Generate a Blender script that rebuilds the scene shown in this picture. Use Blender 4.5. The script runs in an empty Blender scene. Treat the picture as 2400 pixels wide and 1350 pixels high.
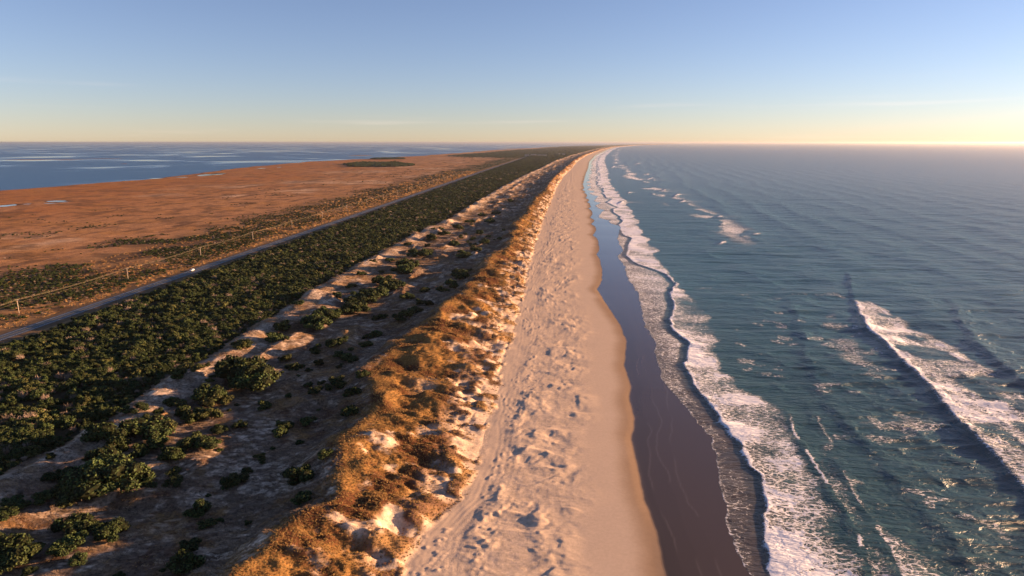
import bpy, math, random
import numpy as np
from mathutils import Vector

# ------------------------------------------------------------------ camera, sky, sun, exposure
scene = bpy.context.scene
CAM_H, FOCAL = 110.0, 1600.0                 # metres above the sea; focal length in pixels of a 2400 px wide frame
PITCH = math.atan(342.0 / 1600.0)
YAW = math.atan(127.0 / math.hypot(1600.0, 342.0))
SUN_EL, SUN_AZ = math.radians(7.6), math.radians(73.0)   # azimuth clockwise from +Y (the line of the coast)

cam_data = bpy.data.cameras.new('camera')
cam_data.lens, cam_data.sensor_width = 24.0, 36.0
cam_data.clip_start, cam_data.clip_end = 1.0, 400000.0
cam = bpy.data.objects.new('camera', cam_data)
scene.collection.objects.link(cam)
cam.location = (0, 0, CAM_H)
cam.rotation_euler = (math.pi / 2 - PITCH, 0, YAW)
scene.camera = cam

world = bpy.data.worlds.new('World')
scene.world = world
world.use_nodes = True
wt = world.node_tree
wt.nodes.clear()
w_out = wt.nodes.new('ShaderNodeOutputWorld')
w_bg = wt.nodes.new('ShaderNodeBackground')
sky = wt.nodes.new('ShaderNodeTexSky')
sky.sky_type = 'NISHITA'
sky.sun_disc = False
sky.sun_elevation = SUN_EL
sky.sun_rotation = SUN_AZ
sky.altitude = 100.0
sky.air_density = 0.82
sky.dust_density = 0.12
sky.ozone_density = 2.0
w_bg.inputs['Strength'].default_value = 0.051
w_tint = wt.nodes.new('ShaderNodeMix')          # white balance of the whole sky
w_tint.data_type = 'RGBA'; w_tint.blend_type = 'MULTIPLY'
w_tint.inputs[0].default_value = 1.0
w_tint.inputs[7].default_value = (0.96, 0.86, 1.05, 1)
w_hs = wt.nodes.new('ShaderNodeHueSaturation'); w_hs.inputs['Saturation'].default_value = 0.92
wt.links.new(sky.outputs[0], w_tint.inputs[6])
# faint streaks of cirrus low over the horizon
w_co = wt.nodes.new('ShaderNodeTexCoord'); w_sep = wt.nodes.new('ShaderNodeSeparateXYZ')
w_mp = wt.nodes.new('ShaderNodeMapping'); w_mp.inputs['Scale'].default_value = (2.2, 2.2, 60.0); w_mp.inputs['Location'].default_value = (0.35, 0.2, 0.0); w_mp.inputs['Rotation'].default_value = (0, 0.045, 0)
w_no = wt.nodes.new('ShaderNodeTexNoise'); w_no.inputs['Scale'].default_value = 1.0; w_no.inputs['Detail'].default_value = 5.0
w_r1 = wt.nodes.new('ShaderNodeMapRange'); w_r1.interpolation_type = 'SMOOTHSTEP'
for k_, v_ in (('From Min', 0.56), ('From Max', 0.80), ('To Min', 0.0), ('To Max', 0.17)): w_r1.inputs[k_].default_value = v_
w_r2 = wt.nodes.new('ShaderNodeMapRange'); w_r2.interpolation_type = 'SMOOTHSTEP'
for k_, v_ in (('From Min', 0.10), ('From Max', 0.04), ('To Min', 0.0), ('To Max', 1.0)): w_r2.inputs[k_].default_value = v_
w_mul = wt.nodes.new('ShaderNodeMath'); w_mul.operation = 'MULTIPLY'
w_ci = wt.nodes.new('ShaderNodeMix'); w_ci.data_type = 'RGBA'; w_ci.inputs[7].default_value = (8.6, 6.6, 5.6, 1)
for a_, b_ in ((w_co.outputs['Generated'], w_mp.inputs[0]), (w_mp.outputs[0], w_no.inputs['Vector']), (w_no.outputs[0], w_r1.inputs[0]), (w_co.outputs['Generated'], w_sep.inputs[0]),
               (w_sep.outputs['Z'], w_r2.inputs[0]), (w_r1.outputs[0], w_mul.inputs[0]), (w_r2.outputs[0], w_mul.inputs[1]), (w_mul.outputs[0], w_ci.inputs[0]),
               (w_tint.outputs[2], w_hs.inputs['Color']), (w_hs.outputs[0], w_ci.inputs[6]), (w_ci.outputs[2], w_bg.inputs['Color'])):
    wt.links.new(a_, b_)
wt.links.new(w_bg.outputs[0], w_out.inputs['Surface'])

sun_data = bpy.data.lights.new('sun', 'SUN')
sun_data.energy = 5.0
sun_data.angle = math.radians(0.6)
sun_data.color = (1.0, 0.59, 0.32)
sun = bpy.data.objects.new('sun', sun_data)
scene.collection.objects.link(sun)
sun_vec = Vector((math.sin(SUN_AZ) * math.cos(SUN_EL), math.cos(SUN_AZ) * math.cos(SUN_EL), math.sin(SUN_EL)))
sun.rotation_euler = sun_vec.to_track_quat('Z', 'Y').to_euler()
sun.location = (0, 0, 300)

vs = scene.view_settings
vs.view_transform = 'Standard'
vs.look = 'None'
vs.gamma = 1.0
vs.use_curve_mapping = False
vs.exposure = 1.88
cy = scene.cycles
cy.use_denoising = True
cy.max_bounces = 5
cy.diffuse_bounces = 2
cy.glossy_bounces = 2
cy.transparent_max_bounces = 4
cy.volume_bounces = 0
cy.sample_clamp_indirect = 4.0
cy.caustics_reflective = False
cy.caustics_refractive = False

COL = scene.collection
rng = np.random.default_rng(7)
random.seed(7)

# ------------------------------------------------------------------ helpers
def ground(u, v, z=0.0):
    """a spot seen in the photograph -> metres on the ground plane at height z (used once, to survey the place)"""
    u = np.asarray(u, float); v = np.asarray(v, float)
    x = (u - 1200) / FOCAL; y = -(v - 675) / FOCAL
    fy = math.cos(PITCH) + y * math.sin(PITCH)
    fz = -math.sin(PITCH) + y * math.cos(PITCH)
    t = (z - CAM_H) / fz
    X, Y = x * t, fy * t
    return X * math.cos(YAW) - Y * math.sin(YAW), X * math.sin(YAW) + Y * math.cos(YAW)

def project(X, Y, Z):
    """metres -> pixel of the 2400 px frame, and depth; only used to pick which repeats are in view"""
    x = X * math.cos(YAW) + Y * math.sin(YAW)
    y = -X * math.sin(YAW) + Y * math.cos(YAW)
    z = Z - CAM_H
    d = y * math.cos(PITCH) - z * math.sin(PITCH)
    h = y * math.sin(PITCH) + z * math.cos(PITCH)
    return 1200 + FOCAL * x / d, 675 - FOCAL * h / d, d

def line(pts, z=0.0):
    p = np.array(pts, float)
    X, Y = ground(p[:, 0], p[:, 1], z)
    o = np.argsort(Y)
    return Y[o], X[o]

TAB = rng.random((16, 256, 256))
def vnoise(x, y, s=0):
    t = TAB[s % 16]
    xi = np.floor(x).astype(np.int64); yi = np.floor(y).astype(np.int64)
    fx = x - xi; fy = y - yi
    fx = fx * fx * fx * (fx * (fx * 6 - 15) + 10); fy = fy * fy * fy * (fy * (fy * 6 - 15) + 10)
    a = t[xi & 255, yi & 255]; b = t[(xi + 1) & 255, yi & 255]
    c = t[xi & 255, (yi + 1) & 255]; d = t[(xi + 1) & 255, (yi + 1) & 255]
    return (a + (b - a) * fx) * (1 - fy) + (c + (d - c) * fx) * fy
def fbm(x, y, o=4, s=0, g=0.5):
    r = 0; a = 1.0; n = 0.0
    for i in range(o):
        r = r + a * vnoise(x * 2 ** i + 17.3 * i, y * 2 ** i - 9.1 * i, s + i); n += a; a *= g
    return r / n
def ridged(x, y, o=3, s=0):
    r = 0; a = 1.0; n = 0.0
    for i in range(o):
        r = r + a * (1 - np.abs(2 * vnoise(x * 2 ** i + 5.7 * i, y * 2 ** i + 3.3 * i, s + i) - 1)); n += a; a *= 0.5
    return r / n
def sst(a, b, x):
    t = np.clip((x - a) / (b - a), 0, 1)
    return t * t * (3 - 2 * t)
def mixc(c, col, m):
    m = m[..., None]
    return c * (1 - m) + np.array(col) * m

def mesh_np(name, V, Fc, smooth=True):
    me = bpy.data.meshes.new(name)
    V = np.ascontiguousarray(V, np.float32); Fc = np.ascontiguousarray(Fc, np.int32)
    k = Fc.shape[1]
    me.vertices.add(len(V)); me.vertices.foreach_set('co', V.ravel())
    me.loops.add(Fc.size); me.loops.foreach_set('vertex_index', Fc.ravel())
    me.polygons.add(len(Fc))
    me.polygons.foreach_set('loop_start', np.arange(0, Fc.size, k, dtype=np.int32))
    me.polygons.foreach_set('loop_total', np.full(len(Fc), k, np.int32))
    me.polygons.foreach_set('use_smooth', np.full(len(Fc), smooth))
    me.update(calc_edges=True)
    return me
def attr(me, name, arr):
    arr = np.ascontiguousarray(arr, np.float32)
    if arr.ndim == 2:
        if arr.shape[1] == 3 and name == 'Col':
            arr = np.concatenate([arr, np.ones((len(arr), 1), np.float32)], 1)
            a = me.attributes.new(name, 'FLOAT_COLOR', 'POINT'); a.data.foreach_set('color', np.ascontiguousarray(arr).ravel())
        else:
            a = me.attributes.new(name, 'FLOAT_VECTOR', 'POINT'); a.data.foreach_set('vector', arr.ravel())
    else:
        a = me.attributes.new(name, 'FLOAT', 'POINT'); a.data.foreach_set('value', arr)
def obj(name, me, mat=None, parent=None, **props):
    o = bpy.data.objects.new(name, me)
    if mat is not None and me is not None and not me.materials:
        me.materials.append(mat)
    COL.objects.link(o)
    if parent is not None: o.parent = parent
    for k, v in props.items(): o[k] = v
    return o
def empty(name, loc, **props):
    o = bpy.data.objects.new(name, None)
    o.location = loc; o.empty_display_size = 0.5
    COL.objects.link(o)
    for k, v in props.items(): o[k] = v
    return o

class MB:
    """collects vertices and faces for one part"""
    def __init__(s): s.v = []; s.f = []
    def box(s, c, d, taper=(1, 1)):
        n = len(s.v); x, y, z = (q / 2 for q in d)
        for k, (a, b, e) in enumerate([(-1,-1,-1),(1,-1,-1),(1,1,-1),(-1,1,-1),(-1,-1,1),(1,-1,1),(1,1,1),(-1,1,1)]):
            tx, ty = taper if e > 0 else (1, 1)
            s.v.append((c[0] + a * x * tx, c[1] + b * y * ty, c[2] + e * z))
        s.f += [tuple(n + i for i in q) for q in [(0,3,2,1),(4,5,6,7),(0,1,5,4),(1,2,6,5),(2,3,7,6),(3,0,4,7)]]
        return s
    def tube(s, P, R, k=6, cap=True):
        n0 = len(s.v); P = [Vector(p) for p in P]
        for i, p in enumerate(P):
            d = (P[min(i + 1, len(P) - 1)] - P[max(i - 1, 0)]).normalized()
            a = d.orthogonal().normalized() if abs(d.z) > 0.9 else d.cross(Vector((0, 0, 1))).normalized()
            b = d.cross(a)
            r = R[i] if hasattr(R, '__len__') else R
            for j in range(k):
                t = 2 * math.pi * j / k
                s.v.append(tuple(p + a * r * math.cos(t) + b * r * math.sin(t)))
        for i in range(len(P) - 1):
            for j in range(k):
                s.f.append((n0 + i * k + j, n0 + i * k + (j + 1) % k, n0 + (i + 1) * k + (j + 1) % k, n0 + (i + 1) * k + j))
        if cap:
            s.f.append(tuple(n0 + j for j in range(k))[::-1]); s.f.append(tuple(n0 + (len(P) - 1) * k + j for j in range(k)))
        return s
    def prism(s, outline, x0, x1, inset=None):
        """outline in (y, z) extruded along x; inset narrows points by a factor"""
        n = len(s.v); k = len(outline)
        for x in (x0, x1):
            for i, (y, z) in enumerate(outline):
                s.v.append((x * (inset[i] if inset else 1.0), y, z))
        s.f.append(tuple(n + i for i in range(k))); s.f.append(tuple(n + k + i for i in range(k))[::-1])
        for i in range(k):
            j = (i + 1) % k
            s.f.append((n + i, n + k + i, n + k + j, n + j))
        return s
    def mesh(s, name, smooth=False):
        me = bpy.data.meshes.new(name); me.from_pydata(s.v, [], s.f); me.update()
        if smooth: me.polygons.foreach_set('use_smooth', [True] * len(me.polygons))
        return me

# ------------------------------------------------------------------ materials
def new_mat(name):
    m = bpy.data.materials.new(name); m.use_nodes = True
    nt = m.node_tree; b = nt.nodes['Principled BSDF']
    return m, nt, b
def N(nt, t, **kw):
    n = nt.nodes.new(t)
    for k, v in kw.items():
        if k.startswith('i_'):
            n.inputs[k[2:].replace('_', ' ')].default_value = v
        else: setattr(n, k, v)
    return n
def ramp(nt, a, b, ca=0.0, cb=1.0, smooth=True):
    n = nt.nodes.new('ShaderNodeMapRange')
    n.interpolation_type = 'SMOOTHSTEP' if smooth else 'LINEAR'
    n.inputs['From Min'].default_value = a; n.inputs['From Max'].default_value = b
    n.inputs['To Min'].default_value = ca; n.inputs['To Max'].default_value = cb
    return n
def math_n(nt, op, a=None, b=None):
    n = nt.nodes.new('ShaderNodeMath'); n.operation = op
    for i, q in enumerate((a, b)):
        if q is None: continue
        if isinstance(q, (int, float)): n.inputs[i].default_value = q
        else: nt.links.new(q, n.inputs[i])
    return n
def mix_rgb(nt, fac, a, b, mode='MIX'):
    n = nt.nodes.new('ShaderNodeMix'); n.data_type = 'RGBA'; n.blend_type = mode
    for i, q in ((0, fac), (6, a), (7, b)):
        if isinstance(q, (int, float)): n.inputs[i].default_value = q
        elif isinstance(q, tuple): n.inputs[i].default_value = (*q, 1)
        else: nt.links.new(q, n.inputs[i])
    return n.outputs[2]
def mapped(nt, scale, rot=0.0):
    g = nt.nodes.new('ShaderNodeTexCoord'); m = nt.nodes.new('ShaderNodeMapping')
    m.inputs['Scale'].default_value = scale; m.inputs['Rotation'].default_value = (0, 0, rot)
    nt.links.new(g.outputs['Object'], m.inputs['Vector'])
    return m.outputs[0]

def land_material():
    m, nt, b = new_mat('land')
    L = nt.links.new
    col = N(nt, 'ShaderNodeAttribute', attribute_name='Col')
    wet = N(nt, 'ShaderNodeAttribute', attribute_name='wet')
    rough = N(nt, 'ShaderNodeAttribute', attribute_name='relief')
    v = mapped(nt, (1, 1, 1))
    n1 = N(nt, 'ShaderNodeTexNoise', i_Scale=0.9, i_Detail=6.0, i_Roughness=0.7); L(v, n1.inputs['Vector'])
    n2 = N(nt, 'ShaderNodeTexNoise', i_Scale=0.12, i_Detail=6.0, i_Roughness=0.65); L(v, n2.inputs['Vector'])
    r1 = ramp(nt, 0.25, 0.75, -0.45, 0.45, False); L(n1.outputs[0], r1.inputs[0])
    r1s = math_n(nt, 'MULTIPLY', r1.outputs[0], rough.outputs['Fac'])
    r2 = ramp(nt, 0.3, 0.7, -0.14, 0.14, False); L(n2.outputs[0], r2.inputs[0])
    r2s = math_n(nt, 'MULTIPLY', r2.outputs[0], rough.outputs['Fac'])
    mul = math_n(nt, 'ADD', r1s.outputs[0], r2s.outputs[0])
    mul = math_n(nt, 'ADD', mul.outputs[0], 1.0)
    c = mix_rgb(nt, 1.0, col.outputs['Color'], mul.outputs[0], 'MULTIPLY')
    L(c, b.inputs['Base Color'])
    rr = ramp(nt, 0.0, 1.0, 0.95, 0.03); L(wet.outputs['Fac'], rr.inputs[0]); L(rr.outputs[0], b.inputs['Roughness'])
    rs = ramp(nt, 0.0, 1.0, 0.08, 0.55); L(wet.outputs['Fac'], rs.inputs[0]); L(rs.outputs[0], b.inputs['Specular IOR Level'])
    b.inputs['IOR'].default_value = 1.33
    n3 = N(nt, 'ShaderNodeTexNoise', i_Scale=2.2, i_Detail=5.0, i_Roughness=0.65); L(v, n3.inputs['Vector'])
    bs = math_n(nt, 'MULTIPLY', rough.outputs['Fac'], 0.8)
    bp = N(nt, 'ShaderNodeBump', i_Distance=0.22); L(n3.outputs[0], bp.inputs['Height']); L(bs.outputs[0], bp.inputs['Strength'])
    L(bp.outputs[0], b.inputs['Normal'])
    return m

def ocean_material():
    m, nt, b = new_mat('ocean')
    L = nt.links.new
    foam = N(nt, 'ShaderNodeAttribute', attribute_name='foam')
    body = N(nt, 'ShaderNodeAttribute', attribute_name='Col')
    # lace of foam: cell walls of a warped voronoi, two sizes, stretched along the wind
    v = mapped(nt, (0.24, 0.46, 1.0), 0.12)
    wn = N(nt, 'ShaderNodeTexNoise', i_Scale=0.9, i_Detail=4.0); L(v, wn.inputs['Vector'])
    add = N(nt, 'ShaderNodeVectorMath', operation='MULTIPLY_ADD'); L(wn.outputs['Color'], add.inputs[0])
    add.inputs[1].default_value = (1.7, 1.7, 0); L(v, add.inputs[2])
    cells = []
    for sc in (1.0, 2.6):
        vo = N(nt, 'ShaderNodeTexVoronoi', feature='DISTANCE_TO_EDGE', voronoi_dimensions='2D', i_Scale=sc, i_Randomness=1.0)
        L(add.outputs[0], vo.inputs['Vector']); cells.append(vo.outputs['Distance'])
    mn = math_n(nt, 'MULTIPLY', cells[1], 1.5)
    mn = math_n(nt, 'MINIMUM', cells[0], mn.outputs[0])
    fine = N(nt, 'ShaderNodeTexNoise', i_Scale=2.6, i_Detail=5.0, i_Roughness=0.7); L(v, fine.inputs['Vector'])
    fr = ramp(nt, 0.3, 0.7, -0.13, 0.13, False); L(fine.outputs[0], fr.inputs[0])
    d = math_n(nt, 'ADD', mn.outputs[0], fr.outputs[0])
    # threshold grows with foam density
    th = ramp(nt, 0.0, 1.0, -0.24, 0.26, False); L(foam.outputs['Fac'], th.inputs[0])
    t2 = ramp(nt, 0.78, 1.0, 0.0, 0.4); L(foam.outputs['Fac'], t2.inputs[0])
    th = math_n(nt, 'ADD', th.outputs[0], t2.outputs[0])
    df = math_n(nt, 'SUBTRACT', th.outputs[0], d.outputs[0])
    mk = ramp(nt, -0.03, 0.09); L(df.outputs[0], mk.inputs[0])
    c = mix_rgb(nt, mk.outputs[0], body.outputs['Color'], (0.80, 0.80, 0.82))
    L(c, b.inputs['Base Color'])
    rr = ramp(nt, 0, 1, 0.34, 0.85); L(mk.outputs[0], rr.inputs[0]); L(rr.outputs[0], b.inputs['Roughness'])
    rs = ramp(nt, 0, 1, 0.5, 0.1); L(mk.outputs[0], rs.inputs[0]); L(rs.outputs[0], b.inputs['Specular IOR Level'])
    b.inputs['IOR'].default_value = 1.333
    # wind ripples finer than the mesh
    v2 = mapped(nt, (0.16, 0.5, 1.0), 0.10)
    w1 = N(nt, 'ShaderNodeTexNoise', i_Scale=1.0, i_Detail=6.0, i_Roughness=0.62); L(v2, w1.inputs['Vector'])
    bp = N(nt, 'ShaderNodeBump', i_Distance=1.2, i_Strength=0.72); L(w1.outputs[0], bp.inputs['Height'])
    v3 = mapped(nt, (0.022, 0.075, 1.0), 0.10)
    w3 = N(nt, 'ShaderNodeTexNoise', i_Scale=1.0, i_Detail=5.0, i_Roughness=0.6); L(v3, w3.inputs['Vector'])
    bp3 = N(nt, 'ShaderNodeBump', i_Distance=6.0, i_Strength=0.6); L(w3.outputs[0], bp3.inputs['Height']); L(bp3.outputs[0], bp.inputs['Normal'])
    bp2 = N(nt, 'ShaderNodeBump', i_Distance=0.22, i_Strength=0.9); L(mk.outputs[0], bp2.inputs['Height']); L(bp.outputs[0], bp2.inputs['Normal'])
    L(bp2.outputs[0], b.inputs['Normal'])
    return m

def sound_material():
    m, nt, b = new_mat('sound')
    L = nt.links.new
    v = mapped(nt, (1, 1, 1))
    n = N(nt, 'ShaderNodeTexNoise', i_Scale=0.0016, i_Detail=3.0, i_Distortion=0.6); L(v, n.inputs['Vector'])
    r = ramp(nt, 0.5, 0.66, 0.36, 0.07); L(n.outputs[0], r.inputs[0]); L(r.outputs[0], b.inputs['Roughness'])
    b.inputs['Base Color'].default_value = (0.010, 0.080, 0.180, 1)
    b.inputs['IOR'].default_value = 1.333
    w = N(nt, 'ShaderNodeTexNoise', i_Scale=0.35, i_Detail=5.0); L(v, w.inputs['Vector'])
    st = ramp(nt, 0.5, 0.66, 0.7, 0.05); L(n.outputs[0], st.inputs[0])
    bp = N(nt, 'ShaderNodeBump', i_Distance=1.0); L(w.outputs[0], bp.inputs['Height']); L(st.outputs[0], bp.inputs['Strength'])
    L(bp.outputs[0], b.inputs['Normal'])
    return m

def leaf_material(name, dark, light, alt, alt_share=0.25):
    m, nt, b = new_mat(name)
    L = nt.links.new
    oi = N(nt, 'ShaderNodeObjectInfo'); ge = N(nt, 'ShaderNodeNewGeometry')
    c1 = mix_rgb(nt, ge.outputs['Random Per Island'], dark, light)
    r = ramp(nt, 1 - alt_share - 0.1, 1 - alt_share + 0.15, 0.0, 0.85); L(oi.outputs['Random'], r.inputs[0])
    c2 = mix_rgb(nt, r.outputs[0], c1, alt)
    fr = math_n(nt, 'MULTIPLY', oi.outputs['Random'], 13.7); fr = math_n(nt, 'FRACT', fr.outputs[0])
    rv = ramp(nt, 0.0, 1.0, 0.55, 1.35, False); L(fr.outputs[0], rv.inputs[0])
    c2 = mix_rgb(nt, 1.0, c2, rv.outputs[0], 'MULTIPLY')
    L(c2, b.inputs['Base Color'])
    b.inputs['Roughness'].default_value = 0.7
    b.inputs['Specular IOR Level'].default_value = 0.15
    return m
def flat_material(name, c, rough=0.7, spec=0.3, noise=0.25, scale=3.0, metal=0.0):
    m, nt, b = new_mat(name)
    L = nt.links.new
    v = mapped(nt, (1, 1, 1))
    n = N(nt, 'ShaderNodeTexNoise', i_Scale=scale, i_Detail=4.0); L(v, n.inputs['Vector'])
    r = ramp(nt, 0.25, 0.75, 1 - noise, 1 + noise, False); L(n.outputs[0], r.inputs[0])
    L(mix_rgb(nt, 1.0, c, r.outputs[0], 'MULTIPLY'), b.inputs['Base Color'])
    b.inputs['Roughness'].default_value = rough; b.inputs['Specular IOR Level'].default_value = spec
    b.inputs['Metallic'].default_value = metal
    return m

M = {}
M['land'] = land_material()
M['ocean'] = ocean_material()
M['sound'] = sound_material()
M['leaf'] = leaf_material('myrtle_leaf', (0.022, 0.037, 0.012), (0.076, 0.106, 0.030), (0.14, 0.135, 0.042), 0.14)
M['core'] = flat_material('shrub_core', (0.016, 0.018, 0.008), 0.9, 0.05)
M['bare'] = leaf_material('bare_twig', (0.20, 0.15, 0.11), (0.34, 0.26, 0.20), (0.26, 0.20, 0.15))
M['stem'] = flat_material('shrub_stem', (0.10, 0.07, 0.05), 0.9, 0.1)
M['grass'] = leaf_material('dune_grass', (0.20, 0.11, 0.035), (0.40, 0.26, 0.09), (0.16, 0.07, 0.03), 0.3)
M['thatch'] = leaf_material('dry_thatch', (0.15, 0.10, 0.062), (0.40, 0.28, 0.175), (0.11, 0.07, 0.045), 0.3)
M['verge'] = leaf_material('verge_grass', (0.28, 0.15, 0.05), (0.46, 0.28, 0.11), (0.22, 0.11, 0.05), 0.3)
M['asphalt'] = flat_material('asphalt', (0.030, 0.040, 0.056), 0.6, 0.45, 0.2, 0.6)
M['white_line'] = flat_material('white_line', (0.6, 0.6, 0.58), 0.7, 0.3, 0.2, 1.0)
M['yellow_line'] = flat_material('yellow_line', (0.55, 0.38, 0.06), 0.7, 0.3, 0.2, 1.0)
M['pole'] = flat_material('pole_wood', (0.42, 0.34, 0.26), 0.85, 0.2, 0.2, 1.5)
M['wire'] = flat_material('wire', (0.34, 0.27, 0.17), 0.5, 0.4, 0.1, 1.0)  # golden tone paints the sun's glint into the wire colour
M['porcelain'] = flat_material('porcelain', (0.55, 0.53, 0.5), 0.3, 0.5, 0.1)
M['car_white'] = flat_material('car_paint', (0.80, 0.80, 0.80), 0.3, 0.5, 0.03)
M['car_glass'] = flat_material('car_glass', (0.012, 0.014, 0.018), 0.08, 0.6, 0.05)
M['tyre'] = flat_material('tyre', (0.02, 0.02, 0.02), 0.8, 0.2)
M['rim'] = flat_material('rim', (0.45, 0.45, 0.46), 0.35, 0.5, 0.05, 3.0, 0.8)
M['lamp_glass'] = flat_material('lamp_glass', (0.7, 0.7, 0.68), 0.15, 0.6, 0.05)
M['red_lens'] = flat_material('red_lens', (0.35, 0.02, 0.02), 0.2, 0.5, 0.05)
M['plaster'] = flat_material('pale_wall', (0.62, 0.50, 0.40), 0.8, 0.2, 0.1, 0.3)
M['roof'] = flat_material('grey_roof', (0.30, 0.26, 0.24), 0.8, 0.2, 0.15, 0.3)
M['window'] = flat_material('window_glass', (0.03, 0.035, 0.045), 0.1, 0.5, 0.1)

# ------------------------------------------------------------------ the lie of the coast (surveyed lines, X as a function of Y)
DY = np.array([0, 900, 1500, 2200, 3000, 3900, 5700, 10000, 15000, 25000, 40000, 120000.])
DX = np.array([0, 0, 8, 25, 62, 95, 200, 540, 1010, 2500, 5800, 22000.])
def D(Y): return np.interp(Y, DY, DX)
def coast(pts, z, far, nearx=None):
    yy, xx = line(pts, z)
    return yy, xx, far
def curve(tab, Y):
    yy, xx, far = tab
    near = np.interp(Y, yy, xx)
    t = sst(yy[-1] * 0.8, yy[-1] * 1.3, Y)
    return near * (1 - t) + (far + D(Y)) * t
T_THICK = coast([(-300, 1290), (0, 1120), (150, 1050), (330, 940), (520, 815), (700, 705), (830, 625), (950, 560), (1060, 510)], 3, -165)
T_CREST = coast([(560, 1390), (620, 1330), (650, 1270), (790, 1190), (800, 1130), (812, 1070), (850, 1000), (900, 940), (880, 880), (960, 800), (1010, 765), (1092, 705), (1105, 672),
                 (1135, 645), (1150, 612), (1195, 580), (1205, 548), (1232, 510), (1255, 480), (1280, 450)], 7, -52)
T_TOE = coast([(930, 1390), (975, 1260), (1085, 1170), (1120, 1080), (1135, 1000), (1165, 920), (1170, 860), (1195, 800), (1222, 700), (1238, 620), (1270, 520), (1300, 450)], 1.5, -34)
T_WET = coast([(1580, 1420), (1560, 1350), (1538, 1245), (1508, 1170), (1490, 1080), (1478, 1030), (1486, 980), (1474, 930), (1478, 905), (1462, 860), (1468, 800), (1452, 760), (1418, 710),
               (1398, 678), (1412, 655), (1404, 610), (1396, 560), (1388, 515), (1378, 470), (1365, 440)], 0.6, 33)
def x_thick(Y): return curve(T_THICK, Y) + 7 * (fbm(Y / 22.0, Y * 0 + 3.3, 3, 2) - 0.5)
def x_crest(Y):
    c = curve(T_CREST, Y)
    return c + 9 * (fbm(Y / 26.0, Y * 0 + 8.3, 3, 5) - 0.5) * sst(350, 700, Y) + 6.0 * (fbm(Y / 15.0, Y * 0 + 6.1, 2, 11) - 0.5) + 3.0 * (fbm(Y / 7.0, Y * 0 + 2.3, 2, 4) - 0.5)
def x_toe(Y): return curve(T_TOE, Y) + 5 * (fbm(Y / 14.0, Y * 0 + 1.7, 3, 6) - 0.5)
def x_wet(Y):
    s = np.abs(np.sin(Y / 38.0 + 2.0 * vnoise(Y / 60.0, Y * 0, 3)))
    return curve(T_WET, Y) + (5.5 * s - 3.0) * sst(450, 800, Y) + 1.2 * (fbm(Y / 9.0, Y * 0 + 4.7, 3, 9) - 0.5)
SY = np.array([0, 900, 1494, 2049, 3104, 3875, 4600, 5656, 7500, 9611, 18412, 40000, 120000.])
SX = np.array([-1290, -1290, -1303, -1275, -1428, -1478, -1345, -1150, -1090, -1000, -100, 4600, 20000.])
def x_sound(Y): return np.interp(Y, SY, SX) + (50 * (fbm(Y / 160.0, Y * 0 + 1.3, 5, 3, 0.6) - 0.5) + 30 * (fbm(Y / 500.0, Y * 0 + 6, 2, 7) - .5)) * (0.4 + Y / 3000.0)
ROAD_X, ROAD_W, ROAD_Z = -316.5, 10.0, 2.0
POLE_X, POLE_Y0, POLE_DY = -351.0, 402.0 - 112.5, 112.5
def road_c(Y): return ROAD_X + np.interp(Y, [0, 2500, 5600, 7000, 9000], [0, 2, 22, 60, 150])

PONDS = [(*[float(q) for q in ground(u, v, 0.6)], rx, ry) for u, v, rx, ry in
         [(12, 482, 15, 26), (60, 478, 8, 14), (128, 471, 20, 16), (118, 476, 17, 9), (148, 473, 13, 9), (500, 408.5, 32, 60), (480, 411, 26, 40), (512, 407, 22, 34),
          (425, 415.5, 22, 20), (612, 394.5, 18, 30), (655, 392, 20, 26), (370, 418, 20, 18)]]
HAMMOCKS = [(*[float(q) for q in ground(u, v, 1.0)], rx, ry) for u, v, rx, ry in
            [(885, 386, 95, 330), (925, 388, 90, 210), (845, 384, 55, 220), (910, 372.5, 105, 150)]]

def shrub_cover(X, Y):
    """0..1 how thickly shrubs grow (thicket east of the road, broken scrub west of it, woods far off)"""
    xt, xs, rc = x_thick(Y), x_sound(Y), road_c(Y)
    e = sst(rc + ROAD_W / 2 + 7.0, rc + ROAD_W / 2 + 14, X) * (1 - sst(xt - 4, xt + 1, X))
    wl = np.interp(Y, [300, 500, 800, 1500, 3000, 5000], [-500, -480, -460, -445, -425, -400]) + 90 * (fbm(Y / 120.0, Y * 0, 3, 8) - 0.5)
    pat = fbm(X / 45.0, Y / 60.0, 4, 10)
    wst = sst(wl - 45, wl + 35, X) * (1 - sst(rc - 32, rc - 12, X)) * sst(0.35, 0.53, pat + 0.06 * sst(500, 1200, Y)) * 0.9
    wst = np.maximum(wst, 0.30 * sst(0.60, 0.72, pat) * sst(-900, -420, X) * (1 - sst(rc - 40, rc - 20, X)))
    # the woods beyond the marsh
    wood = sst(4300, 5200, Y + 1.1 * (X + 300) + 900 * (fbm(X / 400.0, Y / 700.0, 3, 4) - 0.5)) * sst(xs + 40 + 0.02 * Y, xs + 120 + 0.03 * Y, X) * (1 - sst(xt - 4, xt + 1, X))
    wood = wood * (0.25 + 0.75 * sst(6, 16, np.abs(X - rc)))
    h = np.zeros_like(X + Y)
    for hx, hy, rx, ry in HAMMOCKS:
        q = ((X - hx) / rx) ** 2 + ((Y - hy) / ry) ** 2 + 0.9 * (fbm(X / 40.0, Y / 110.0, 3, 6) - 0.5)
        h = np.maximum(h, 1 - sst(0.8, 1.0, q))
    return e, wst, np.maximum(wood, h), h

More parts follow.
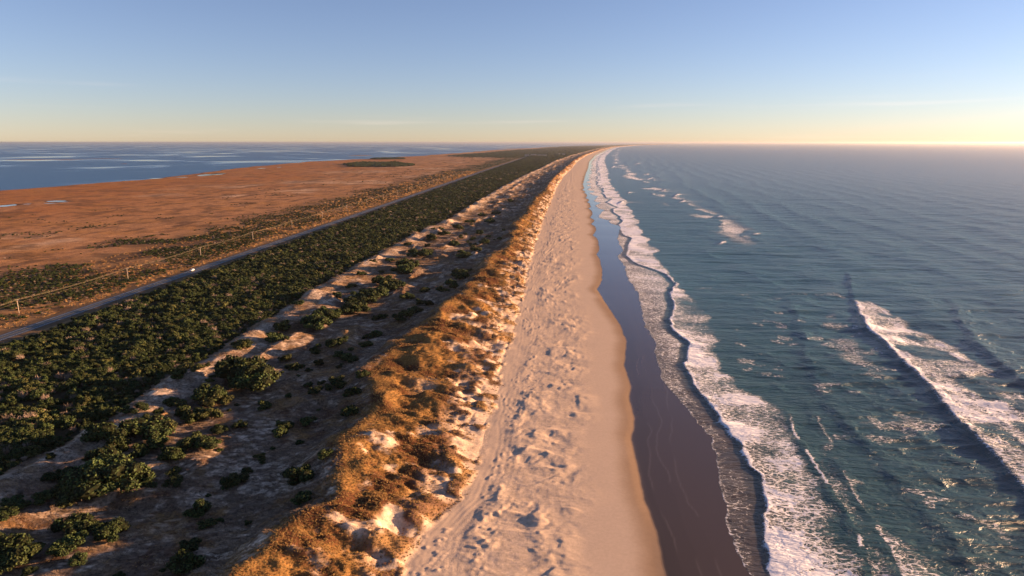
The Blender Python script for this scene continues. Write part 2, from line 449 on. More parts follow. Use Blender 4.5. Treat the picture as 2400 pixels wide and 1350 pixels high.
def veg_cover(X, Y):
    """dune grass 0..1"""
    xc, xt, xk = x_crest(Y), x_toe(Y), x_thick(Y)
    n = fbm(X / 6.0, Y / 5.0, 4, 3)
    big = fbm(X / 19.0, Y / 24.0, 3, 11)
    t = (X - xc) / (xt - xc)
    face = sst(-0.15, 0.0, t) * (1 - sst(0.55, 1.02, t + 0.35 * (big - 0.5)))
    face = face * sst(0.38, 0.54, 0.5 * n + 0.5 * big + 0.20 * (1 - t)) * (1 - 0.8 * sst(0.54, 0.68, fbm(X / 24.0 + Y / 60.0, Y / 13.0, 3, 14)) * sst(0.22, 0.55, t))
    low = sst(0.45, 0.75, t) * (1 - sst(xt - 1.0, xt + 2.5, X)) * np.maximum(sst(0.50, 0.66, fbm(X / 5.5, Y / 4.6, 2, 4)), sst(0.60, 0.75, ridged(X / 30.0 + Y / 80.0, Y / 13.0, 3, 2)))
    face = np.maximum(face, low * sst(0.25, 0.45, n) * 0.9)
    lee = sst(xc - 24, xc - 4, X) * (1 - sst(xc - 1, xc + 4, X)) * sst(0.25, 0.5, n)
    sw = sst(xk - 4, xk + 3, X) * (1 - sst(xc - 12, xc - 2, X)) * sst(0.40, 0.66, n * 0.6 + big * 0.4) * 0.65
    return np.clip(np.maximum(np.maximum(face, lee * 0.75), sw), 0, 1)

def land_height(X, Y, detail=True):
    xk, xc, xt, xw, xs = x_thick(Y), x_crest(Y), x_toe(Y), x_wet(Y), x_sound(Y)
    z = np.full(np.broadcast(X, Y).shape, 2.0)
    # marsh
    mz = 0.85 + 1.1 * (fbm(X / 14.0, Y / 16.0, 4, 1) - 0.5) + 0.5 * (fbm(X / 90.0, Y / 90.0, 3, 2) - 0.5)
    mz = mz * sst(xs - 4, xs + 10, X) - 1.2 * (1 - sst(xs - 10, xs + 2, X))
    for px, py, rx, ry in PONDS:
        q = np.sqrt(((X - px) / rx) ** 2 + ((Y - py) / ry) ** 2) + 0.7 * (fbm(X / 14.0, Y / 20.0, 3, 6) - 0.5)
        mz = mz * sst(0.85, 1.1, q) + 0.05 * (1 - sst(0.85, 1.1, q))
    up = sst(-520, -370, X)
    z = mz * (1 - up) + (1.5 + 0.5 * (fbm(X / 11.0, Y / 11.0, 3, 5) - 0.5)) * up
    # road bed
    rd = np.abs(X - road_c(Y))
    k = 1 - sst(ROAD_W / 2 + 1.5, ROAD_W / 2 + 10, rd)
    z = z * (1 - k) + (ROAD_Z - 0.12) * k
    east = sst(road_c(Y) + 6, road_c(Y) + 14, X)
    zt = 2.2 + 1.0 * (fbm(X / 25.0, Y / 25.0, 2, 7) - 0.5)
    z = z * (1 - east) + zt * east
    # back dune ridge beside the thicket
    d = X - (xk + 7)
    rh = (1.9 + 2.6 * (fbm(Y / 35.0, Y * 0, 3, 12) - 0.35))
    rdg = np.where(d < 0, np.exp(-(d / 6.0) ** 2), np.exp(-(d / 11.0) ** 2))
    inside = sst(xk - 5, xk + 4, X)
    hum = 2.6 * (fbm(X / 26.0, Y / 30.0, 3, 13) - 0.48) + 3.2 * np.maximum(ridged(X / 34.0, Y / 40.0, 2, 9) - 0.60, 0) / 0.38 + 0.5 * (fbm(X / 5.0, Y / 5.0, 3, 14) - 0.5)
    z = z + rdg * rh + inside * hum
    # foredune
    hc = 7.6 + 4.2 * (fbm(Y / 42.0, Y * 0 + 5, 3, 15) - 0.5) + 1.2 * (fbm(Y / 12.0, Y * 0 + 2, 2, 1) - 0.5)
    t = np.clip((X - xc) / (xt - xc), 0, 1)
    lee = np.exp(-(np.minimum(X - xc, 0) / 11.0) ** 2)
    face = (1 - t) ** 0.85
    spur = (ridged(X / 30.0 + Y / 80.0, Y / 13.0, 3, 2) - 0.58) * 4.2 + (fbm(X / 9.0, Y / 6.0, 3, 8) - 0.5) * 3.2 + (fbm(X / 3.0, Y / 2.2, 2, 3) - 0.5) * 1.0 + (fbm(X / 1.3, Y / 1.1, 2, 6) - 0.5) * 0.35
    spur = spur - 1.6 * sst(0.50, 0.74, fbm(X / 24.0 + Y / 60.0, Y / 13.0, 3, 14)) * (1 - 0.6 * t)
    onface = sst(0.0, 0.25, t) * (1 - sst(0.8, 1.0, t))
    fd = np.where(X < xc, hc * lee, hc * face) + onface * spur
    # coppice mounds at the toe
    mound = sst(0.50, 0.78, fbm(X / 5.5, Y / 4.6, 2, 4)) * 1.15
    fd = fd + mound * sst(0.45, 0.8, t) * (1 - sst(xt + 0.5, xt + 4, X))
    base_e = np.interp(0, [0], [0]) + np.where(X < xt, 2.0, 2.0 - (X - xt) * 0.0215)
    onb = sst(xc - 2, xt + 2, X)
    z = z * (1 - onb) + base_e * onb + fd * (1 - sst(xt - 1, xt + 2.5, X))
    # beach
    b = (X - xt) / (xw - xt)
    hm = sst(0.12, 0.24, b) * (1 - sst(0.52, 0.80, b + 0.15 * (fbm(Y / 20.0, Y * 0, 2, 5) - .5)))
    wx = X + 5 * (fbm(X / 9.0, Y / 9.0, 2, 3) - 0.5); wy = Y + 6 * (fbm(X / 9.0 + 7, Y / 9.0, 2, 9) - 0.5)
    bl = ridged(wx / 15.0 - wy / 60.0, wy / 10.0, 2, 7)
    patch = sst(0.38, 0.62, fbm(X / 12.0, Y / 14.0, 2, 13))
    scarp = sst(0.50, 0.62, fbm(wx / 7.0 - wy / 30.0, wy / 5.5, 3, 10))
    z = z + hm * ((bl - 0.55) * 0.9 * (0.3 + 0.7 * patch) + 0.24 * scarp * patch + 0.16 * (ridged(wx / 3.4, wy / 1.6, 2, 12) - 0.5) + (0.08 + 0.14 * patch) * (fbm(X / 1.9, Y / 1.5, 3, 6) - 0.5))
    trk = sst(0.0, 0.06, b) * (1 - sst(0.28, 0.40, b))
    z = z + trk * (0.018 * np.sin((X - xt) * 3.0 + 5 * vnoise(Y / 40.0, Y * 0, 4) + 4 * vnoise(X / 9.0, Y / 60.0, 2)) * sst(0.45, 0.7, fbm(X / 8.0, Y / 90.0, 2, 3))
                   + 0.9 * np.maximum(fbm(X / 1.3, Y / 1.6, 2, 12) - 0.60, 0) * sst(0.42, 0.58, fbm(X / 7.0, Y / 40.0, 2, 1)) + 0.25 * (fbm(X / 6.0, Y / 9.0, 3, 5) - 0.5))
    for k_, (off, sp) in enumerate(((6.5, 1.9), (11.5, 1.9))):
        q = X - xt - off - 5.0 * (fbm(Y / 55.0, Y * 0 + 3.1 * k_, 2, k_ + 5) - 0.5)
        z = z - 0.038 * (np.exp(-((q - sp / 2) / 0.42) ** 2) + np.exp(-((q + sp / 2) / 0.42) ** 2)) * sst(0.25, 0.5, vnoise(Y / 60.0, Y * 0 + k_, k_))
    wz = sst(xw - 3, xw + 2, X)
    sea = 0.62 - (X - xw) * 0.019
    z = z * (1 - wz) + sea * wz
    return z

def land_colour(X, Y, z):
    xk, xc, xt, xw, xs = x_thick(Y), x_crest(Y), x_toe(Y), x_wet(Y), x_sound(Y)
    shp = np.broadcast(X, Y).shape
    c = np.zeros(shp + (3,)) + np.array((0.34, 0.142, 0.046))
    # marsh: rust, paler and pinker towards the scrub, pale dry strips, dark blotches and streaks
    m1 = fbm(X / 120.0, Y / 170.0, 4, 1); m2 = fbm(X / 30.0, Y / 30.0, 4, 6); m3 = fbm(X / 60.0, Y / 40.0, 4, 9)
    c = mixc(c, (0.37, 0.190, 0.085), sst(-1050, -520, X + 500 * (m1 - 0.5) + 0.05 * Y))
    c = mixc(c, (0.50, 0.33, 0.20), sst(0.56, 0.68, m1) * sst(-1000, -700, X) * 0.8)
    c = mixc(c, (0.33, 0.16, 0.05), sst(0.5, 0.7, m3) * 0.5)
    c = mixc(c, (0.075, 0.042, 0.026), sst(0.56, 0.68, m2) * 0.45)
    c = mixc(c, (0.085, 0.048, 0.028), sst(0.58, 0.66, fbm(X / 16.0, Y / 34.0, 4, 14)) * 0.55 * sst(-1400, -700, X))
    c = mixc(c, (0.06, 0.045, 0.035), 1 - sst(xs, xs + 14, X))
    for px, py, rx, ry in PONDS:
        q = np.sqrt(((X - px) / rx) ** 2 + ((Y - py) / ry) ** 2) + 0.7 * (fbm(X / 14.0, Y / 20.0, 3, 6) - 0.5)
        c = mixc(c, (0.07, 0.05, 0.04), 1 - sst(0.9, 1.25, q))
    # scrub ground and verges
    sg = sst(-490, -430, X + 60 * (m1 - 0.5))
    c = mixc(c, (0.30, 0.165, 0.07), sg)
    c = mixc(c, (0.13, 0.075, 0.038), sg * sst(0.45, 0.6, m2))
    rd = np.abs(X - road_c(Y))
    c = mixc(c, (0.36, 0.215, 0.095), (1 - sst(20, 34, rd)) * sst(0.40, 0.55, fbm(X / 7.0, Y / 11.0, 3, 4)))
    c = mixc(c, (0.155, 0.10, 0.055), 1 - sst(ROAD_W / 2 + 5, ROAD_W / 2 + 9, rd + 2 * (m2 - .5)))
    # under the thicket and the woods
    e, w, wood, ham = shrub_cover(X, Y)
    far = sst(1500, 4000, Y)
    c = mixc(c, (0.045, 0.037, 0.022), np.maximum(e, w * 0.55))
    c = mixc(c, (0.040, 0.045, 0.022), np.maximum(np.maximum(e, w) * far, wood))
    # dunes
    sand = np.array((0.56, 0.43, 0.315))
    du = sst(xk - 3, xk + 3, X + 4 * (m2 - 0.5))
    c = mixc(c, sand, du)
    th = fbm(X / 3.2, Y / 1.7, 4, 12); tb = fbm(X / 16.0, Y / 22.0, 3, 2)
    swale = du * (1 - sst(xc + 2, xc + 8, X)) * (1 - 0.6 * np.exp(-((X - xk - 9) / 10.0) ** 2))
    c = mixc(c, (0.115, 0.078, 0.055), swale * sst(0.29, 0.53, 0.6 * th + 0.4 * tb) * 0.93)  # thatch, darkened further to deepen the hollow's shade in the colour
    v = veg_cover(X, Y)
    gc = np.array((0.25, 0.135, 0.045)) + (np.array((0.10, 0.042, 0.020)) - np.array((0.25, 0.135, 0.045))) * sst(0.38, 0.62, fbm(X / 11.0, Y / 9.0, 4, 8))[..., None]
    m = (du * v)[..., None]
    c = c * (1 - m) + gc * m
    # wet sand
    wet = sst(xw - 0.5, xw + 0.8, X)
    damp = sst(xw - 9, xw - 1, X + 3 * (fbm(Y / 18.0, Y * 0, 2, 8) - .5))
    c = mixc(c, (0.33, 0.215, 0.125), damp * 0.85)
    c = mixc(c, (0.058, 0.044, 0.034), wet)
    # swash marks left on the wet sand
    for k_, off in enumerate((5.0, 9.5, 14.0)):
        q = X - (xw + off + 7.0 * (fbm(Y / 34.0, Y * 0 + k_ * 5.3, 3, k_ + 3) - 0.5))
        c = mixc(c, (0.115, 0.092, 0.080), wet * np.exp(-(q / 0.28) ** 2) * 0.6 * sst(0.42, 0.62, vnoise(Y / 18.0, Y * 0 + k_ * 3.1, k_)))
        c = mixc(c, (0.074, 0.055, 0.046), wet * sst(0, 0.5, q) * 0.35)
    relief = np.ones(shp) * (1.0 + 1.0 * (1 - sst(-520, -420, X)))
    be = sst(xt, xt + 4, X)
    b = (X - xt) / (xw - xt)
    relief = relief * (1 + 1.2 * sst(xk - 2, xk + 6, X) * (1 - sst(xc - 4, xc + 4, X)))
    relief = relief * (1 - be) + be * (0.18 + 0.45 * sst(0.05, 0.2, b) * (1 - sst(0.45, 0.8, b)))
    relief = relief * (1 - wet) + 0.02 * wet
    return c, wet, relief

# ------------------------------------------------------------------ land: one sheet, cut into the pieces of ground it is made of
def rows(y0, y1, px, g):
    ys = [y0]
    while ys[-1] < y1:
        y = ys[-1]
        ys.append(y + min((px if y > 122 else 4 * px) * y * y / 75000.0, g * y if y < 1500 else 2.4 * g * y))
    return np.array(ys)
YR = rows(82.0, 60000.0, 1.0, 0.0062)
def build_land():
    Y = YR[:, None]
    xk, xs = x_thick(YR), x_sound(YR)
    xw = x_wet(YR)
    xl = np.maximum(xs - 14, -1.28 * YR - 60)
    xl = np.minimum(xl, xk - 30)
    near_w, far_w = 600, 210
    a = np.linspace(0, 1, far_w, endpoint=False)[None, :]
    b = np.linspace(0, 1, near_w)[None, :]
    L0 = (xk - 8)[:, None]
    A = xl[:, None] + (L0 - xl[:, None]) * a
    x1 = (xw + 62)[:, None]
    B = L0 + (x1 - L0) * b
    X = np.concatenate([A, B], 1)
    Yg = np.repeat(Y, X.shape[1], 1)
    Z = land_height(X, Y)
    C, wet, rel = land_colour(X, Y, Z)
    R, K = X.shape
    V = np.stack([X, Yg, Z], -1).reshape(-1, 3)
    idx = np.arange(R * K).reshape(R, K)
    Q = np.stack([idx[:-1, :-1], idx[:-1, 1:], idx[1:, 1:], idx[1:, :-1]], -1).reshape(-1, 4)
    cx = V[Q].mean(1)
    scrub_l = -470 + 60 * (fbm(cx[:, 1] / 120.0, cx[:, 1] * 0, 3, 8) - 0.5)
    kind = np.zeros(len(Q), int)
    kind[cx[:, 0] > scrub_l] = 1
    kind[cx[:, 0] > x_thick(cx[:, 1])] = 2
    kind[cx[:, 0] > x_toe(cx[:, 1])] = 3
    kind[cx[:, 0] > x_wet(cx[:, 1])] = 4
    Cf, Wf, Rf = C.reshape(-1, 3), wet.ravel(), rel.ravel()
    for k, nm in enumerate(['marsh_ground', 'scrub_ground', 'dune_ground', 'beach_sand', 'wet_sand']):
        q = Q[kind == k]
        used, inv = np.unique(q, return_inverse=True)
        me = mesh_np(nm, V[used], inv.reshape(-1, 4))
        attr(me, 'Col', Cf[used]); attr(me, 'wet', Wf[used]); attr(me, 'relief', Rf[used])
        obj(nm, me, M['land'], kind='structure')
build_land()

# ------------------------------------------------------------------ sound behind the island, ponds, far islets
def build_sound():
    ys = np.concatenate([np.geomspace(300, 130000, 60)])
    V = []
    for y in ys:
        xr = float(x_sound(np.array([y]))[0]) + 60
        for t in np.linspace(0, 1, 14):
            V.append((xr - (2.2 * y + 3000) * t, y, 0.0))
    F = [(i * 14 + j, (i + 1) * 14 + j, (i + 1) * 14 + j + 1, i * 14 + j + 1) for i in range(len(ys) - 1) for j in range(13)]
    obj('sound_water', mesh_np('sound_water', np.array(V), np.array(F)), M['sound'], kind='structure')
build_sound()
def blob_sheet(name, cx, cy, rx, ry, z, mat, seed, dome=0.0, **props):
    k, rr = 40, 5
    V = [(cx, cy, z + dome)]
    for r in range(1, rr + 1):
        for j in range(k):
            t = 2 * math.pi * j / k
            q = 1 + 0.5 * (float(fbm(np.array([math.cos(t) * 1.6 + seed]), np.array([math.sin(t) * 1.6 + seed * 3.1]), 3, seed)[0]) - 0.5)
            s = r / rr
            V.append((cx + rx * q * s * math.cos(t), cy + ry * q * s * math.sin(t), z + dome * (1 - s * s) - (0.3 if dome and r == rr else 0)))
    F = [(0, 1 + j, 1 + (j + 1) % k) for j in range(k)]
    me = bpy.data.meshes.new(name)
    Q = [(1 + (r - 1) * k + j, 1 + r * k + j, 1 + r * k + (j + 1) % k, 1 + (r - 1) * k + (j + 1) % k) for r in range(1, rr) for j in range(k)]
    me.from_pydata(V, [], F + Q); me.update()
    return obj(name, me, mat, **props)
M['pond'] = flat_material('pond_water', (0.02, 0.03, 0.04), 0.06, 0.5, 0.05)
for i, (px, py, rx, ry) in enumerate(PONDS):
    blob_sheet('pond', px, py, rx * 1.25, ry * 1.25, 0.30, M['pond'], i, kind='structure')
M['islet'] = flat_material('islet_grass', (0.24, 0.13, 0.07), 0.9, 0.1, 0.3, 0.02)
for i, (u, v, rx, ry) in enumerate([(845, 364.5, 95, 160), (290, 384, 14, 20), (60, 374.5, 150, 60), (150, 373.5, 180, 50), (245, 372, 140, 45), (150, 375.5, 70, 30), (1200, 347.5, 300, 500), (1330, 339.8, 900, 1500)]):
    X, Y = ground(u, v)
    blob_sheet('marsh_islet', float(X), float(Y), rx, ry, 0.1, M['islet'], 20 + i, 0.9, kind='structure')

# ------------------------------------------------------------------ ocean
def fline(pts):
    return line(pts, 0.0)
L_A = fline([(1790, 1420), (1760, 1350), (1713, 1253), (1697, 1193), (1688, 1127), (1680, 1093), (1667, 1047), (1667, 1027), (1627, 990), (1615, 963), (1593, 937), (1577, 920), (1560, 900),
             (1537, 856), (1531, 829), (1541, 811), (1513, 770), (1507, 734), (1497, 690), (1469, 651), (1466, 627), (1447, 600), (1460, 590), (1446, 560), (1455, 530), (1462, 501)])
L_B = fline([(1812, 1420), (1803, 1350), (1790, 1283), (1785, 1200), (1777, 1117), (1760, 1093), (1733, 1050), (1713, 1013), (1680, 977), (1650, 933), (1620, 900), (1602, 850), (1605, 826),
             (1616, 808), (1596, 790), (1570, 770), (1568, 755), (1577, 728), (1573, 707), (1573, 678), (1582, 668), (1545, 620), (1520, 570), (1505, 540)])
L_D = fline([(2060, 1420), (2035, 1347), (2011, 1264), (1980, 1200), (1958, 1175), (1925, 1110), (1907, 1080), (1880, 1040), (1866, 1018), (1848, 968), (1800, 940), (1745, 905), (1705, 870), (1688, 800),
             (1674, 750), (1642, 712), (1603, 677), (1590, 662)])
L_E = fline([(2150, 1420), (2109, 1347), (2062, 1252), (2020, 1196), (1985, 1134), (1949, 1051), (1915, 990), (1880, 930)])
L_H = fline([(2330, 1420), (2270, 1330), (2215, 1250), (2120, 1130), (2030, 1040), (1958, 950), (1925, 900), (1904, 858), (1890, 810), (1878, 766), (1857, 713), (1850, 680)])
L_F = fline([(2650, 1420), (2520, 1290), (2400, 1157), (2352, 1098), (2278, 1030), (2219, 965), (2204, 950), (2177, 911), (2139, 876), (2106, 846), (2070, 807), (2032, 775), (2014, 742), (1999, 701), (1990, 660), (1985, 630)])
L_FR = fline([(3000, 1420), (2760, 1150), (2600, 1000), (2400, 905), (2330, 860), (2263, 813), (2162, 772), (2094, 730), (2030, 703), (2005, 698)])
L_G = fline([(2900, 1250), (2600, 1030), (2470, 940), (2393, 890), (2352, 855), (2316, 828), (2285, 800), (2263, 766), (2240, 720), (2220, 690)])
FAR_CRESTS = [((1481, 387), (1503, 381)), ((1499, 412), (1523, 406)), ((1508, 423), (1533, 415)), ((1526, 424), (1536, 421)), ((1536, 453), (1563, 442)), ((1577, 464), (1592, 452)),
              ((1586, 477), (1606, 469)), ((1524, 457), (1534, 454)), ((1675, 512), (1688, 506)), ((1680, 527), (1702, 522)), ((1755, 554), (1778, 546)), ((1680, 576), (1694, 563)), 
              ((1430, 395), (1440, 388)), ((1448, 480), (1462, 470)), ((1466, 455), (1478, 449)), ((1400, 400), (1412, 394))]
def X_at(tab, Y): return np.interp(Y, tab[0], tab[1])
def on(tab, Y, soft=8.0):
    """1 where the line exists"""
    s = soft + 0.03 * (tab[0][-1])
    return 1 - sst(tab[0][-1] - s, tab[0][-1], Y)
def wob(Y, a, l, s): return a * (fbm(Y / l, Y * 0 + s * 1.7, 3, s) - 0.5)

def ocean_fields(X, Y):
    xw = x_wet(Y)
    far = sst(480, 640, Y)                       # beyond this the surf is laid out by rule
    # swash edge
    sc = np.abs(np.sin(Y / 47.0 + 2.2 * vnoise(Y / 90.0, Y * 0, 5)))
    a_far = xw + 24 - 14 * sc ** 0.7 + wob(Y, 10, 60.0, 4)
    xa = X_at(L_A, Y) + wob(Y, 3.2, 9.0, 3)
    fa = sst(900, 1000, Y)
    xa = xa * (1 - fa) + a_far * fa
    sc2 = np.abs(np.sin(Y / 62.0 + 1.0 + 2.5 * vnoise(Y / 130.0, Y * 0 + 4, 6)))
    xb = X_at(L_B, Y) + wob(Y, 4.5, 9.0, 6)
    fb = sst(560, 640, Y)
    xb = xb * (1 - fb) + (xw + np.interp(Y, [600, 1400, 3000, 6000], [40, 50, 52, 60]) - 12 * sc2) * fb
    xd = X_at(L_D, Y) + wob(Y, 7.0, 9.0, 7)
    fd = sst(520, 600, Y)
    xd = xd * (1 - fd) + (xw + np.interp(Y, [600, 900, 1400, 3000, 6000], [58, 62, 74, 84, 95]) + wob(Y, 16, 40.0, 2)) * fd
    noise = fbm(X / 7.0, Y / 5.0, 4, 9)
    nbig = fbm(X / 22.0, Y / 18.0, 3, 3)
    foam = np.zeros(np.broadcast(X, Y).shape)
    # film between swash edge and bore
    dA, dB, dD = X - xa, X - xb, X - xd
    film = np.interp(Y, [150, 230, 300, 330, 420, 500, 700, 1200, 5000], [0.68, 0.62, 0.62, 0.72, 0.80, 0.86, 0.80, 0.84, 0.90])
    f1 = sst(-0.2, 1.0, dA) * (1 - sst(0, 2.0, dB)) * film * (0.72 + 0.6 * (nbig - 0.3))
    edge = np.exp(-(np.maximum(dA, 0) / 1.6) ** 2) * sst(-0.3, 0.2, dA) * 0.75
    foam = np.maximum(foam, np.maximum(f1, edge))
    dark_front = np.exp(-((dB + 2.2) / 1.8) ** 2)
    foam = foam * (1 - 0.85 * dark_front)
    # bore and the foam field it leaves
    wide = np.maximum(xd - xb, 6)
    tail = np.clip(dB / wide, 0, 1)
    f2 = sst(-0.3, 0.6, dB) * (1 - sst(-5, 3, dD)) * (0.77 - 0.12 * tail + 0.8 * (nbig - 0.5) + 0.3 * (noise - 0.5) + 0.12 * far)
    f2 = np.maximum(f2, np.exp(-((dB - 1.3) / (0.5 + 3.0 * fbm(Y / 8.0, Y * 0 + 5, 3, 2))) ** 2) * (0.66 + 0.55 * noise))
    foam = np.maximum(foam, f2)
    # inner crests D and E
    nearD = (1 - sst(250, 300, Y))
    lineD = np.exp(-((X - X_at(L_D, Y) - wob(Y, 2.5, 5.0, 5)) / 1.0) ** 2) * nearD * sst(0.30, 0.48, vnoise(Y / 9.0, Y * 0, 8))
    foam = np.maximum(foam, lineD * 0.95)
    dE = X - X_at(L_E, Y) - wob(Y, 2.4, 5.0, 11)
    gE = on(L_E, Y) * sst(0.25, 0.5, vnoise(Y / 12.0, Y * 0 + 3, 10) + 0.35 * (1 - sst(170, 200, Y)))
    eE = np.exp(-(np.maximum(dE, 0) / (2.0 + 12 * (1 - sst(165, 195, Y)))) ** 2) * sst(-0.5, 0.4, dE) * gE * 0.85 * (0.75 + 0.6 * (noise - 0.3))
    betw = sst(0, 1, X - X_at(L_D, Y)) * (1 - sst(-3, 0, dE)) * (1 - sst(200, 260, Y)) * 0.66 * (0.6 + 0.9 * (nbig - 0.2))
    foam = np.maximum(foam, np.maximum(eE, betw))
    # outer breaker F
    xf = X_at(L_F, Y) + wob(Y, 2.6, 7.0, 12)
    dF = X - xf
    oF = on(L_F, Y, 2) * (1 - sst(480, 500, Y))
    wF = np.maximum(X_at(L_FR, Y) - xf, 2.5)
    tF = dF / wF
    gap = sst(0.30, 0.48, fbm(X / 13.0, Y / 26.0, 3, 14))
    trail = sst(-0.5, 0.5, dF) * (1 - sst(0.75, 1.02, tF + 0.25 * (nbig - 0.5))) * (0.80 + 0.6 * (nbig - 0.5) + 0.35 * (noise - 0.5)) * (0.5 + 0.5 * gap) * oF
    cw = 1.2 + 4.6 * fbm(Y / 10.0, Y * 0 + 7, 3, 6)
    crestF = np.exp(-((dF - 0.8 * cw) / (0.3 + cw)) ** 2) * (0.72 + 0.5 * noise) * oF * np.interp(Y, [150, 260, 300, 500], [0.8, 0.85, 1.0, 1.0])
    foam = np.maximum(foam, np.maximum(trail, crestF))
    # old foam lying ahead of it
    ahead = np.exp(-((dF + 22 + 6 * wob(Y, 1, 20, 3)) / 13.0) ** 2) * oF * sst(0.40, 0.60, nbig) * sst(270, 330, Y) * 0.62
    flecks = sst(0.56, 0.70, 0.55 * noise + 0.45 * nbig + 0.02) * sst(0, 10, dD) * (1 - sst(-6, 0, dF)) * 0.62 * (1 - sst(480, 640, Y))
    foam = np.maximum(foam, np.maximum(ahead, flecks))
    # distant breakers
    hump = np.zeros_like(foam)
    for k, ((u0, v0), (u1, v1)) in enumerate(FAR_CRESTS):
        x0, y0 = ground(u0, v0); x1, y1 = ground(u1, v1)
        sl = (x1 - x0) / (y1 - y0) if abs(y1 - y0) > 1 else 0
        t = (Y - y0) / (y1 - y0)
        dd = X - (x0 + (x1 - x0) * np.clip(t, 0, 1)) - wob(Y, 5, 25.0, k)
        w = sst(-0.15, 0.45, t + 0.3 * (nbig - 0.5)) * (1 - sst(0.6, 1.15, t + 0.3 * (noise - 0.5)))
        Lf = max(18.0, 0.016 * y0)
        f = w * sst(-2, 1, dd) * np.maximum(0.98 * np.exp(-(dd / (1.0 + 5.0 * w + 0.002 * y0)) ** 2), 0.66 * np.exp(-np.maximum(dd, 0) / (5 * Lf)) * sst(0.25, 0.55, fbm(X / 60.0, Y / 30.0, 3, 4)))
        foam = np.maximum(foam, f); hump = np.maximum(hump, w * np.where(dd < 0, np.exp(-(dd / 2.5) ** 2), np.exp(-(dd / 7.0) ** 2)))
    bar = np.exp(-((X - D(Y) - np.interp(Y, [700, 1500, 3000, 6000], [215, 190, 190, 200]) - 30 * (fbm(Y / 150.0, Y * 0, 2, 2) - .5)) / 38.0) ** 2)
    bar = bar * sst(0.36, 0.60, fbm(X / 34.0, Y / 70.0, 4, 5)) * sst(560, 900, Y) * 0.80
    foam = np.maximum(foam, bar)
    foam = np.clip(foam, 0, 1)

    # ---- surface height
    dy = np.interp(Y, YR[:-1], np.diff(YR))
    depth = sst(0, 60, dA)
    z = np.zeros_like(foam)
    r1 = 0.12
    xr, yr = X * math.cos(r1) + Y * math.sin(r1), -X * math.sin(r1) + Y * math.cos(r1)
    for lx, ly, a, s in ((120, 46, 0.9, 11), (42, 15, 0.95, 1), (16, 5.6, 0.58, 4), (7, 2.4, 0.22, 7)):
        z += a * (1.5 * ridged(xr / lx, yr / ly, 2, s) - 0.8) * np.clip(1.5 - dy / ly * 2.2, 0, 1)
    z *= 0.10 + 0.90 * sst(-12, 60, dD)
    sw = np.sin(2 * math.pi * (X - 0.10 * Y + 60 * (fbm(X / 260.0, Y / 260.0, 2, 8) - 0.5)) / 62.0)
    z += sst(120, 260, X - xw) * 0.5 * (np.exp(1.2 * sw) / 2.0 - 0.6) * (0.3 + 1.2 * fbm(X / 120.0, Y / 200.0, 2, 6)) * np.clip(1.6 - Y / 6000.0, 0.25, 1)
    def bore(d, front, back): return np.where(d < 0, np.exp(-(d / front) ** 2), np.exp(-(d / back) ** 1.3 if False else -np.abs(d / back)))
    z += 0.55 * bore(dB - 0.8, 1.3, 9.0) * (0.7 + 0.6 * vnoise(Y / 14.0, Y * 0, 2)) * (1 - 0.4 * far)
    z += 0.34 * nearD * bore(X - X_at(L_D, Y) - wob(Y, 2.5, 5.0, 5) - .4, 3.2, 7.0) * (0.4 + 1.2 * vnoise(Y / 11.0, Y * 0, 7))
    z += 0.50 * on(L_E, Y, 20) * bore(dE - 0.6, 3.6, 9.0) * (0.3 + 1.4 * vnoise(Y / 16.0, Y * 0 + 2, 9))
    z += 0.5 * on(L_H, Y, 40) * bore(X - X_at(L_H, Y) - wob(Y, 6, 22.0, 2), 4.5, 10.0) * (0.5 + vnoise(Y / 30.0, Y * 0, 5))
    z += 1.5 * np.maximum(oF, on(L_F, Y, 30) * 0.6) * bore(dF - 1.5, 3.0, 12.0) * (0.6 + 0.6 * vnoise(Y / 15.0, Y * 0 + 5, 3))
    z += 0.95 * on(L_G, Y, 40) * bore(X - X_at(L_G, Y) - wob(Y, 5, 25.0, 7), 4.0, 11.0)
    z += 1.0 * hump
    z += 0.16 * foam * (noise - 0.4) * np.clip(1.5 - dy / 3.0, 0, 1)
    # thin sheet of water over the sand at the swash edge
    sand = 0.62 - (X - xw) * 0.019
    film_z = np.where(dA < 0, sand - 0.12 * np.clip(-dA, 0, 1), sand + 0.05 * np.clip(dA / 0.6, 0, 1))
    z = np.where(dA < 0, film_z, np.maximum(np.maximum(film_z, 0.0) + z * sst(0.0, 14.0, dA), sand + 0.05 * np.clip(dA / 0.6, 0, 1)))
    # ---- body colour: teal over the bar, greyer green where sand is stirred up
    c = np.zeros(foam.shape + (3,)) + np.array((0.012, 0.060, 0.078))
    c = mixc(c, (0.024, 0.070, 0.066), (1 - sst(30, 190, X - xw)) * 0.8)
    c = mixc(c, (0.030, 0.105, 0.130), sst(220, 600, Y))  # middle distance lightened: sky reflection put into the water's colour
    c = mixc(c, (0.100, 0.195, 0.235), sst(600, 2600, Y))  # far sea paler again, painting in the brightening of haze and reflected sky
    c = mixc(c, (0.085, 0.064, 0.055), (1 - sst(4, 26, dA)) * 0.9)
    return z, foam, c

